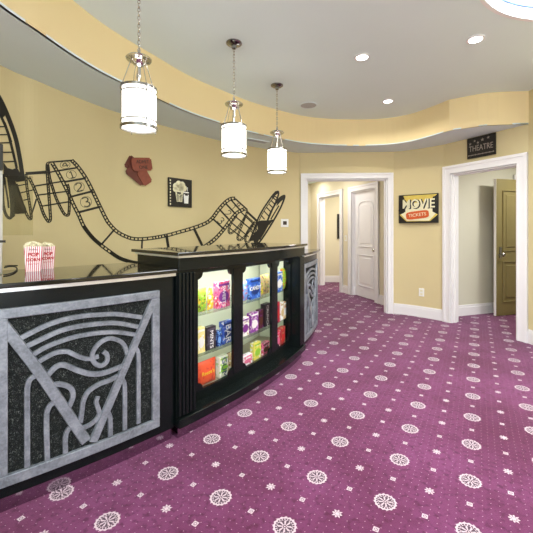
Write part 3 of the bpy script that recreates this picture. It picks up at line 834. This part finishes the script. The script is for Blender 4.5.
TOP = [(71.5, 160.3), (77.5, 166.5), (85, 177), (91.8, 189.8), (100, 207), (106, 219), (109.8, 224.5), (117.4, 232), (127.6, 237.2), (136, 239), (150, 238.3), (167, 235.3), (180.7, 231.6), (194, 227.7), (206, 223), (212.5, 217.8), (218, 210.4), (224.7, 202.8), (230.3, 199), (235, 198.4)]
BOT = [(51.8, 162.8), (56.8, 171), (62.5, 181.5), (68.3, 193.5), (73, 204), (79, 216), (83.6, 226.2), (92, 237.2), (100.5, 244.8), (110.7, 252.4), (119, 257.8), (127.6, 261), (137, 263), (155, 264.5), (172, 262.5), (190, 256), (204, 246.8), (212.5, 241), (220, 233.6), (226, 226.2), (230.8, 219.8), (237, 212.8), (244.4, 208.8)]
rail(mb, TOP, 3.7, 2.7); rail(mb, BOT, 3.7, 2.7)
wribbon(mb, BOT[6:9], 3.4); wribbon(mb, BOT[9:13], 3.2)
obj('sprocket_rail', mb, 'film', fs_)
mb = MB()
for a, b, w in [((48.2, 162.3), (72, 160.4), 1.6), ((56.5, 171), (77.5, 167.6), 1.6), ((64.8, 181.8), (85.5, 178.2), 2), ((70.5, 196.8), (92.5, 191.2), 2), ((78.5, 212.3), (99.8, 206.8), 2.2),
                ((101.4, 244.3), (114.2, 229.6), 1.6), ((142, 239.7), (141.2, 262), 1.6), ((166.3, 235.3), (170.5, 262), 2.6), ((194.2, 229.2), (202.6, 246.6), 2.4),
                ((212.8, 218.8), (224, 229.4), 1.5), ((219.6, 209.6), (229.8, 220.6), 1.5), ((225.4, 203.2), (235.4, 214), 1.5), ((230.6, 199.4), (240.8, 211), 1.4), ((235, 198.6), (247.2, 209.6), 1.4)]:
    mb = MB(); wribbon(mb, [a, b], w, False); obj('frame_bar', mb, 'film', fs_)
# coils
mb = MB()
rail(mb, [(48.2, 162.6), (46.9, 166), (47.5, 180), (48.7, 195), (49.8, 210), (50.2, 219), (48.6, 221.5), (46.6, 219.6), (43, 213), (40, 204), (36.2, 194), (33, 186), (28.5, 177)], 2.8, 2.5, .9, .9)
rail(mb, [(47.6, 165), (49.5, 178), (52.8, 189), (56.5, 199.5), (62.5, 211.5), (65.6, 215), (68.5, 214), (69.2, 202.5), (68.6, 190), (67.2, 184)], 2.6, 2.5, .9, .9)
rail(mb, [(25.8, 174), (26.4, 184), (28.6, 199), (30.9, 214), (30.8, 218.4), (28.6, 218), (24, 208.5), (19.5, 195), (15.8, 184)], 2.6, 2.4, .9, .9)
wribbon(mb, [(31.5, 214), (33.5, 208), (36.2, 199)], 1.2)
for a, b, w in [((25.5, 173.6), (45.5, 172.2), 3.0), ((35, 186), (64.8, 180.9), 1.4), ((38.3, 195), (68, 191.2), 1.4), ((41.3, 206.2), (69, 201.7), 1.4), ((44, 173.4), (57, 170.8), 1.4), ((15.8, 181.4), (25.5, 180.3), 1.2), ((17.3, 185.7), (26.3, 184.3), 1.2), ((20.3, 192.9), (33.5, 189.8), 1.2), ((23.3, 200.3), (28.8, 199), 1.2)]:
    wribbon(mb, [a, b], w, False)
obj('curled_coil', mb, 'film', fs_)
mb = MB()
rail(mb, [(244.4, 208.8), (246.8, 210.6), (246, 214.5), (242.4, 221), (238, 227), (233, 232), (229.8, 233.2), (228.6, 230), (231, 223), (236.5, 215.5)], 2.0, 2.2, .7, .7)
rail(mb, [(245, 215), (249, 219), (252.8, 223), (250, 229.5), (243.5, 237.6), (239.4, 240), (237.4, 238), (239, 232), (242, 225), (245.4, 216)], 2.0, 2.2, .7, .7)
rail(mb, [(256.8, 222), (255, 230), (251, 238.6), (247.4, 242.6), (245.2, 240), (246.8, 233), (251.6, 225.4), (255.5, 221.4)], 2.0, 2.2, .7, .7)
for a, b, w in [((246.8, 211.6), (257.5, 221.6), 2.0), ((240.2, 211.5), (255, 225.5), 1.1), ((234.6, 216), (252.4, 230.5), 1.1), ((230.6, 222), (248.6, 237), 1.1), ((229.4, 228), (243, 238.4), 1.0), ((250.5, 231), (256.4, 236), 1.0), ((252.4, 226), (258, 230.6), 1.0)]:
    wribbon(mb, [a, b], w, False)
obj('curled_coil', mb, 'film', fs_)
# countdown numerals in the frames (drawn as thin strokes), mirrored at the far end
DIG = {'1': [[(-.15, .3), (.05, .5), (.05, -.5)], [(-.2, -.5), (.3, -.5)]],
       '2': [[(-.3, .3), (-.1, .5), (.2, .45), (.28, .2), (.1, -.1), (-.3, -.5), (.32, -.48)]],
       '3': [[(-.28, .42), (0, .5), (.25, .35), (.2, .1), (0, .02)], [(0, .02), (.28, -.1), (.28, -.38), (0, -.5), (-.28, -.4)]],
       '4': [[(.15, -.5), (.15, .5), (-.3, -.15), (.35, -.15)]]}
mb = MB()
def digit(c, ch, ex, ey, w):
    mb = MB()
    for st in DIG[ch]:
        pts = [Vector(c)+Vector(ex)*x+Vector(ey)*y for x, y in st]
        wribbon(mb, pts, w, len(pts) > 3, (.001, .004))
    obj('countdown_numeral', mb, 'ink', fs_)
digit((64.8, 165), '4', (9, -1.5), (-2.5, -4), .8); digit((71.2, 174.6), '1', (9, -1.5), (-2.5, -6.5), .8)
digit((79, 187), '2', (9.5, -1.8), (-2.5, -7.5), .9); digit((85.8, 202), '3', (10, -2), (-2.5, -9), 1.0)
digit((220.8, 220.6), '3', (5, 4.5), (5, -4.5), .8); digit((228, 213.3), '2', (4.5, 4.5), (4.5, -4.5), .7)
digit((233.4, 207.6), '1', (4.5, 4.5), (4, -4), .6); digit((238.6, 204.6), '4', (4, 4), (3.5, -3.5), .6)
for c, rx, ry in (((65, 165), 5, 3.6), ((71.2, 174.6), 5, 4.2), ((79, 187), 5.2, 5), ((85.8, 202), 5.6, 5.6)):
    mb = MB(); wribbon(mb, [(c[0]+rx*math.cos(2*PI*i/20), c[1]+ry*math.sin(2*PI*i/20)) for i in range(21)], .3, False, (.001, .003)); obj('numeral_ring', mb, 'ink', fs_)

p0 = wmap(12, 200, 0)
rl = thing('film_reel_sculpture', tuple(p0), 'large black film reel wall sculpture partly cut by the left edge', 'wall sculpture')
mb = MB()
wribbon(mb, [(-14, 92), (-8, 91.5), (-3, 95), (1.0, 101.5), (5.8, 112), (11, 125), (15.6, 139), (19, 155), (21.6, 171), (22.6, 180)], 4.0)
wribbon(mb, [(-9, 106), (-2, 112), (3.4, 122), (7.6, 133), (11.2, 146), (14.6, 160), (16.4, 168)], 2.2)
wribbon(mb, [(4.6, 122), (8.6, 133), (11.6, 142)], .6)
wpoly(mb, [(-8, 92), (-2, 94), (3, 106), (5, 115), (2, 118), (-2, 112), (-8, 104)])
obj('reel_flange', mb, 'film', rl)
mb = MB()
for y0, y1, xe in ((127, 126.6, 4.6), (135, 134.6, 8), (143.4, 142.6, 10.5), (152.6, 152.2, 13), (162.4, 161.4, 15.4)):
    mb = MB(); wribbon(mb, [(-10, y0), (xe, y1)], 1.3, False); obj('film_rung', mb, 'film', rl)
mb = MB()
for quad in ([(3.2, 163), (7, 168), (9.5, 179), (3.5, 176)], [(7, 168), (12, 169.5), (15, 181), (9.5, 179)], [(12, 169.5), (16.6, 167.8), (22.6, 178), (22.2, 181), (15, 181)],
             [(8.6, 178.5), (14.5, 180.6), (19.5, 195), (12, 197)], [(12, 197), (19.5, 195), (25.8, 208.4), (25.6, 213.5), (14.5, 214)], [(9.2, 178.5), (12.2, 197), (14.5, 216), (11, 218.6), (10.2, 200)]):
    wpoly(mb, quad)
obj('reel_hub', mb, 'film', rl)
mb = MB(); wribbon(mb, [(3.6, 174), (2.4, 186), (2.8, 203), (5, 213), (8.6, 218), (11.2, 216), (11.2, 203), (9.6, 188), (8, 176)], 2.6)
wribbon(mb, [(4.2, 178), (5.6, 188), (7.6, 200), (8.4, 208)], 1.4); obj('lower_flange', mb, 'film', rl)

p0 = wmap(262, 226, 0)
rr = thing('film_reel_sculpture', tuple(p0), 'tilted black double film reel wall sculpture near the thermostat', 'wall sculpture')
def zz(x, y): return (230+x/7.617, 180+y/7.617)
mb = MB()
wribbon(mb, [zz(*q) for q in ((150, 460), (196, 345), (215, 290), (250, 225), (290, 165), (330, 110), (358, 88), (368, 92), (366, 120), (345, 175), (322, 225), (300, 275), (285, 310))], 1.5)
wpoly(mb, [zz(*q) for q in ((322, 112), (345, 85), (368, 82), (372, 100), (362, 104), (345, 116), (320, 150))])
wribbon(mb, [zz(*q) for q in ((212, 330), (240, 268), (275, 210), (310, 160), (340, 125))], .7)
wribbon(mb, [zz(*q) for q in ((285, 310), (308, 250), (340, 190), (375, 140), (405, 120), (416, 122), (410, 150), (385, 210), (345, 285), (300, 360), (255, 430), (215, 482), (196, 486))], 1.6)
wpoly(mb, [zz(*q) for q in ((360, 170), (385, 135), (412, 118), (416, 130), (404, 150), (385, 165), (352, 200))])
wribbon(mb, [zz(*q) for q in ((310, 300), (345, 240), (372, 195))], 1.2)
wribbon(mb, [zz(*q) for q in ((225, 455), (262, 395), (292, 340))], .7)
obj('reel_flange', mb, 'film', rr)
mb = MB()
for a, b in (((236, 268), (262, 300)), ((258, 236), (292, 272)), ((277, 208), (308, 240)), ((296, 182), (326, 212)), ((314, 158), (342, 186)), ((330, 138), (356, 160)), ((342, 124), (362, 138))):
    mb = MB(); wribbon(mb, [zz(*a), zz(*b)], 1.0, False); obj('film_rung', mb, 'film', rr)
mb = MB()
for q4 in (((205, 318), (240, 308), (250, 360), (212, 375)), ((240, 308), (292, 308), (330, 300), (300, 340), (250, 360)), ((212, 375), (250, 360), (240, 400), (165, 430)), ((250, 360), (285, 345), (255, 400), (212, 470), (205, 440)), ((165, 430), (225, 405), (205, 460), (150, 465)), ((175, 455), (215, 440), (212, 484), (188, 488))):
    wpoly(mb, [zz(*q) for q in q4])
obj('reel_hub', mb, 'film', rr)

# ------------------------------------------------------------------ ticket plaques, popcorn picture
def wallframe(px, py):
    p, d, nn = wallhit(WL, px); z = zat(p, py)
    return frame((p.x, p.y, z), (d.x, d.y, 0), (nn.x, nn.y, 0)), (p.x, p.y, z), p.y/FP
f, loc, s = wallframe(138, 170)
tk = thing('ticket_plaque', loc, 'overlapping brown-red admit one tickets hung above the film strip', 'wall plaque')
def ticket(cx, cy, w, h, rot, z, m):
    g = f @ Matrix.Translation((cx, cy, z)) @ Matrix.Rotation(math.radians(rot), 4, 'Z')
    pts = []
    for sx, sy in ((1, 1), (-1, 1), (-1, -1), (1, -1)):
        X, Y = sx*w/2, sy*h/2; r = h*.13
        arc_ = [(X-sx*r*math.cos(t), Y-sy*r*math.sin(t)) for t in [PI/2*k/4 for k in range(5)]]
        if sx*sy > 0: arc_ = arc_
        else: arc_ = arc_[::-1]
        if (sx, sy) in ((1, 1), (-1, -1)): arc_ = arc_
        pts += arc_
    # order the outline by walking round the ticket
    pts.sort(key=lambda p: math.atan2(p[1]/h, p[0]/w))
    n = len(pts); mb = MB().prism(pts, 0, .008, g)
    o = obj('ticket', mb, m, tk); return g, o
ticket(-.085, .055, .15, .12, 62, .010, 'redbrown2')
ticket(-.035, -.062, .235, .125, -33, .019, 'redbrown2')
ticket(.060, -.072, .17, .125, -56, .028, 'redbrown')
g, tob = ticket(.022, .062, .245, .142, 9, .037, 'redbrown')
text('ticket_lettering', 'ADMIT', .052, g @ Matrix.Translation((.01, .025, .0085)), 'sign', tk, .001)
text('ticket_lettering', 'ONE', .052, g @ Matrix.Translation((.01, -.035, .0085)), 'sign', tk, .001)

f, loc, s = wallframe(179.3, 193)
pk = thing('popcorn_picture', loc, 'square black picture of a cream popcorn tub and drink on yellow wall', 'picture')
PWd, PHt = .335, .345
obj('picture_panel', MB().box((0, 0, .016), (PWd, PHt, .030), f), 'sign', pk, .003)
mb = MB()
for i in range(9): mb.box((-PWd/2+.018, -PHt/2+.03+i*.035, .0315), (.014, .018, .003), f)
obj('film_perforation', mb, 'cream', pk)
mb = MB()
for x, y, r in ((-.07, .07, .045), (-.03, .10, .045), (.02, .095, .045), (.05, .06, .04), (-.01, .06, .05), (-.085, .035, .03), (.0, .03, .05)):
    mb.lathe([(r, 0), (r*.9, .003)], (x, y, .0312), 14, f)
mb.prism([(-.085, .03), (.03, .03), (.02, -.11), (-.06, -.11)], .0312, .0335, f)
obj('popcorn_tub', mb, 'cream', pk)
mb = MB().prism([(.04, -.015), (.115, -.015), (.108, -.125), (.05, -.125)], .0312, .034, f)
mb.box((.075, .01, .0325), (.085, .014, .003), f); mb.box((.098, .05, .0325), (.006, .05, .003), f)
obj('drink_cup', mb, 'plate', pk)
mb = MB().box((-.03, -.005, .035), (.055, .02, .002), f)
for i in range(4): mb.box((-.055+i*.022, -.075, .035), (.007, .06, .002), f)
mb.box((.08, -.02, .035), (.04, .018, .002), f)
obj('dark_print', mb, 'sign', pk)
text('lettering', 'POP', .045, f @ Matrix.Translation((-.025, -.04, .036)), 'sign', pk, .001)

# movie tickets sign on the curved corner wall
p, d, nn = wallhit(WC, 419.2)
L_ = Vector((wallhit(WC, 399.6)[0])); R_p = Vector((wallhit(WC, 439)[0])); ch = (R_p-L_).normalized(); cn = Vector((ch.y, -ch.x))
mid = (L_+R_p)/2+cn*.035; z = zat(mid, 208.6); W2 = (R_p-L_).length
f = frame((mid.x, mid.y, z), (ch.x, ch.y, 0), (cn.x, cn.y, 0)); Hs = (223.0-194.2)/FP*mid.y
mv = thing('movie_tickets_sign', (mid.x, mid.y, z), 'rectangular gold and black movie tickets sign between the two doorways', 'sign')
obj('sign_board', MB().box((0, 0, -.01), (W2, Hs, .02), f), 'sign', mv, .002)
def pp(x, y): return ((x-.5)*W2, (.5-y)*Hs)
obj('gold_background', MB().prism([pp(*q) for q in ((.13, .03), (.98, .03), (.86, .16), (.86, .62), (.99, .72), (.80, .94), (.20, .94), (.02, .70), (.18, .62), (.17, .35))][::-1], .0, .0015, f), 'gold', mv)
obj('cream_fan', MB().prism([pp(*q) for q in ((.17, .3), (.86, .3), (.86, .62), (.94, .68), (.78, .92), (.22, .92), (.06, .68), (.18, .6))][::-1], .0016, .003, f), 'cream', mv)
mb = MB()
for cx, cy, r in ((.07, .14, .075), (.07, .34, .075), (.07, .55, .085)): mb.lathe([(r*W2, 0), (r*W2, .002)], (*pp(cx+.01, cy), .002), 16, f)
mb.prism([pp(*q) for q in ((.87, .12), (.97, .08), (.97, .60), (.87, .56))][::-1], .002, .004, f)
obj('projector_shape', mb, 'sign', mv)
text('movie_lettering', 'MOVIE', .185, f @ Matrix.Translation((*pp(.535, .36), .005)), 'sign', mv, .001, .86, .009)
text('movie_lettering', 'MOVIE', .185, f @ Matrix.Translation((*pp(.51, .345), .0075)), 'cream', mv, .001, .86, .003)
g = f @ Matrix.Translation((*pp(.49, .72), .009)) @ Matrix.Rotation(math.radians(6), 4, 'Z')
pts = []
tw, th_ = .58*W2/2, .27*Hs/2
for k in range(28):
    a = 2*PI*k/28; c_, s_ = math.cos(a), math.sin(a)
    pts.append((tw*math.copysign(abs(c_)**.45, c_), th_*math.copysign(abs(s_)**.45, s_)))
obj('orange_ticket', MB().prism(pts, 0, .003, g), 'orange', mv)
text('tickets_lettering', 'TICKETS', .068, g @ Matrix.Translation((0, 0, .004)), 'cream', mv, .001)

# theatre sign above the right doorway
k0, k1 = (468.5-CX)/FP, (496.8-CX)/FP
def onT(k): # distance along theatre wall where X = kY
    a = WT0; return (k*a.y-a.x)/(dT.x-k*dT.y)
u0, u1 = onT(k0), onT(k1); pc_ = WT0+dT*((u0+u1)/2)+nT*.03
zt = 2.515; zb = 2.235
zc = (zt+zb)/2
f = frame((pc_.x, pc_.y, zc), (dT.x, dT.y, 0), (nT.x, nT.y, 0)); W3 = u1-u0; H3 = zt-zb
ts = thing('theatre_sign', (pc_.x, pc_.y, zc), 'black theatre sign with small stars mounted above the right doorway', 'sign')
obj('sign_board', MB().box((0, 0, -.01), (W3, H3-.01, .02), f), 'sign', ts, .002)
text('theatre_lettering', 'THEATRE', .105, f @ Matrix.Translation((0, -.015, .001)), 'lettergrey', ts, .002, .62*W3/.32)
mb = MB()
for x, y, r in ((-.38, .20, .020), (-.22, .30, .018), (-.10, .20, .020), (.06, .29, .024), (.26, .33, .020)):
    pts = [(x*W3+(r if i % 2 == 0 else r*.42)*math.cos(PI/2+i*PI/5), y*H3+(r if i % 2 == 0 else r*.42)*math.sin(PI/2+i*PI/5)) for i in range(10)]
    obj('star', MB().prism(pts, 0, .002, f), 'lettergrey', ts)
mb = MB()
for i in range(22): mb.box((-W3*.44+i*W3*.042, -H3*.34, .001), (W3*.028, .010 if i % 3 else .016, .002), f)
obj('underline_print', mb, 'lettergrey', ts)

# ------------------------------------------------------------------ ceiling fixtures
def downlight(px, py, label, loc=None):
    x, y = hpt(px, py, TRAY) if loc is None else loc
    t = thing('recessed_downlight', (x, y, TRAY), label, 'ceiling light', 'recessed downlights in the tray ceiling')
    obj('trim_ring', ringmb((x, y), .052, .068, TRAY-.008, TRAY+.0), 'white', t)
    obj('lens', MB().lathe([(.052, 0), (.050, .004)], (x, y, TRAY-.006), 24), 'bulb', t)
    l = bpy.data.lights.new('downlight_beam', 'AREA'); l.shape = 'DISK'; l.size = .1; l.energy = DL; l.color = (1, .96, .88); l.spread = math.radians(150)
    lo = bpy.data.objects.new('downlight_beam', l); link(lo, t); lo.location = (0, 0, -.012)
    return t
DL = 9
downlight(362, 57, 'bright recessed downlight nearest the middle pendant, larger looking one')
downlight(388, 101, 'bright recessed downlight near the yellow fascia, farthest back')
downlight(475.5, 39, 'bright recessed downlight beside the round skylight')
for q in ((.9, .4), (-.6, .2), (.9, -1.2), (-.6, -1.2)):  # extra downlights out of view, added to help light the room
    downlight(0, 0, 'added unseen downlight in the ceiling behind the viewer', q)
x, y = hpt(308.5, 105, TRAY)
t = thing('ceiling_speaker', (x, y, TRAY), 'round grey speaker grille flush in the ceiling past the last pendant', 'speaker')
obj('rim', ringmb((x, y), .100, .112, TRAY-.008, TRAY), 'soffit', t); obj('grille', MB().lathe([(.10, 0), (.10, .004)], (x, y, TRAY-.006), 32), 'grille', t)
x, y = hpt(256.5, 140.6, SOF)
t = thing('soffit_vent', (x, y, SOF), 'small grey slotted air vent in the soffit behind the middle pendant', 'vent')
g = Matrix.Translation((x, y, SOF)) @ Matrix.Rotation(math.radians(35), 4, 'Z')
mb = MB()
for sx, sy, a, b in ((0, .055, .34, .015), (0, -.055, .34, .015), (.163, 0, .015, .11), (-.163, 0, .015, .11)): mb.box((sx, sy, -.005), (a, b, .01), g)
obj('vent_frame', mb, 'soffit', t)
mb = MB()
for i in range(7): mb.box((0, -.045+i*.015, -.004), (.31, .006, .006), g)
obj('slat', mb, 'grille', t)
obj('dark_backing', MB().box((0, 0, -.0005), (.31, .1, .001), g), 'sign', t)

def pendant(x, y, label):
    t = thing('pendant_lamp', (x, y, TRAY), label, 'pendant lamp', 'drum pendant lamps over the bar')
    obj('ceiling_canopy', MB().lathe([(.068, 0), (.068, -.008), (.055, -.018), (.022, -.026), (.018, -.05), (.008, -.055)][::-1], (x, y, TRAY), 28), 'nickel', t)
    mb = MB(); z = TRAY-.05; i = 0
    while z > 2.42:
        a = PI/2 if i % 2 else 0; pts = []
        for k in range(12):
            th = 2*PI*k/12; u, w = .0075*math.cos(th), .0155*math.sin(th)
            pts.append((x+u*math.cos(a), y+u*math.sin(a), z-.013+w))
        mb.tube(pts, .0030, 5, closed=True); z -= .0255; i += 1
    obj('chain', mb, 'chrome', t)
    zc = 2.375
    obj('cap', MB().lathe([(.006, .055), (.010, .045), (.010, .03), (.030, .024), (.070, .008), (.078, 0), (.074, -.008), (.045, -.014), (.036, -.035), (.012, -.05), (.010, -.165)], (x, y, zc), 28), 'chrome', t)
    mb = MB()
    for k in range(4):
        a = PI/4+k*PI/2; c_, s_ = math.cos(a), math.sin(a)
        obj('suspension_rod', MB().tube([(x+.045*c_, y+.045*s_, zc-.008), (x+.104*c_, y+.104*s_, 2.192)], .003, 6), 'chrome', t)
    obj('socket', MB().lathe([(.014, 0), (.014, -.055), (.010, -.06)][::-1], (x, y, 2.28), 14), 'chrome', t)
    mb = ringmb((x, y), .100, .104, 1.945, 2.188, 40); obj('glass_shade', mb, 'shade', t)
    obj('bottom_diffuser', MB().lathe([(.100, 0), (.101, .004)], (x, y, 1.941), 32), 'shade', t)
    for z0, z1, r in ((2.178, 2.192, .110), (2.150, 2.157, .108), (1.976, 1.983, .108), (1.932, 1.950, .111)):
        obj('metal_band', ringmb((x, y), .1045, r, z0, z1, 40), 'nickel', t)
    for k in range(4):
        a = PI/4+k*PI/2; obj('upright_bar', MB().tube([(x+.1085*math.cos(a), y+.1085*math.sin(a), 1.922), (x+.1085*math.cos(a), y+.1085*math.sin(a), 2.196)], .0036, 6), 'nickel', t)
    obj('cross_bar', MB().tube([(x-.105, y, 2.19), (x+.105, y, 2.19)], .003, 6).tube([(x, y-.105, 2.19), (x, y+.105, 2.19)], .003, 6), 'nickel', t)
    return t
pendant(-.837, 2.17, 'nearest and largest looking drum pendant lamp, hanging at the left')
pendant(-.325, 2.95, 'middle drum pendant lamp of the three, above the candy case')
pendant(.055, 3.81, 'farthest and smallest looking drum pendant lamp, right of the others')

# ------------------------------------------------------------------ lights
def area(name, loc, size, energy, color=(1, 1, 1), rot=(0, 0, 0), sy=None):
    l = bpy.data.lights.new(name, 'AREA'); l.energy = energy; l.color = color; l.size = size
    if sy: l.shape = 'RECTANGLE'; l.size_y = sy
    o = bpy.data.objects.new(name, l); link(o); o.location = loc; o.rotation_euler = rot; return o
area('rear_fill_light', (.45, -2.12, 1.5), 3.7, 112, (.88, .96, 1), (PI/2+.25, 0, 0), 2.0)  # fill light added at the made-up rear window, tilted up to the ceiling
o = area('skylight_daylight', (SKY.x, SKY.y, TRAY+.30), 1.5, 40, (.86, .93, 1)); o.data.shape = 'DISK'
area('corridor_fill', (.95, 6.7, 2.42), .5, 11, (1, .95, .93))  # added light with no fixture in view, brightens the corridor
area('corridor_fill', (.85, 7.9, 2.42), .3, 5, (1, .96, .9))  # second added corridor light, also out of view
area('side_room_fill', (2.1, 7.5, 2.42), .5, 26, (1, .97, .92))  # unseen light added to lift the dim side room wall
area('vestibule_lamp', (3.95, 4.55, 2.42), .25, 22, (1, .98, .94))
area('beyond_lamp', (4.1, 6.1, 2.42), .3, 5, (1, .98, .94))
for ph in (-38, -33, -28):
    q = pol(4.81, ph); area('case_lamp', (q.x, q.y, 1.015), .2, 1.5, (1, 1, .93))
w = bpy.data.worlds.new('world'); sc.world = w; w.use_nodes = True
w.node_tree.nodes['Background'].inputs[0].default_value = (.85, .92, 1, 1); w.node_tree.nodes['Background'].inputs[1].default_value = 1.0

# ------------------------------------------------------------------ camera
cam = bpy.data.cameras.new('camera'); co = bpy.data.objects.new('camera', cam); link(co)
co.location = (0, 0, H); co.rotation_euler = (PI/2, 0, 0)
cam.sensor_width = 36; cam.lens = FP/533*36; cam.shift_x = (266.5-CX)/533; cam.shift_y = (YH-266.5)/533
cam.clip_start = .05
sc.camera = co
for o in bpy.data.objects:
    if '_loc' in o: del o['_loc']
vs_ = sc.view_settings; vs_.view_transform = 'Standard'; vs_.look = 'None'; vs_.gamma = 1; vs_.use_curve_mapping = False
vs_.exposure = .24
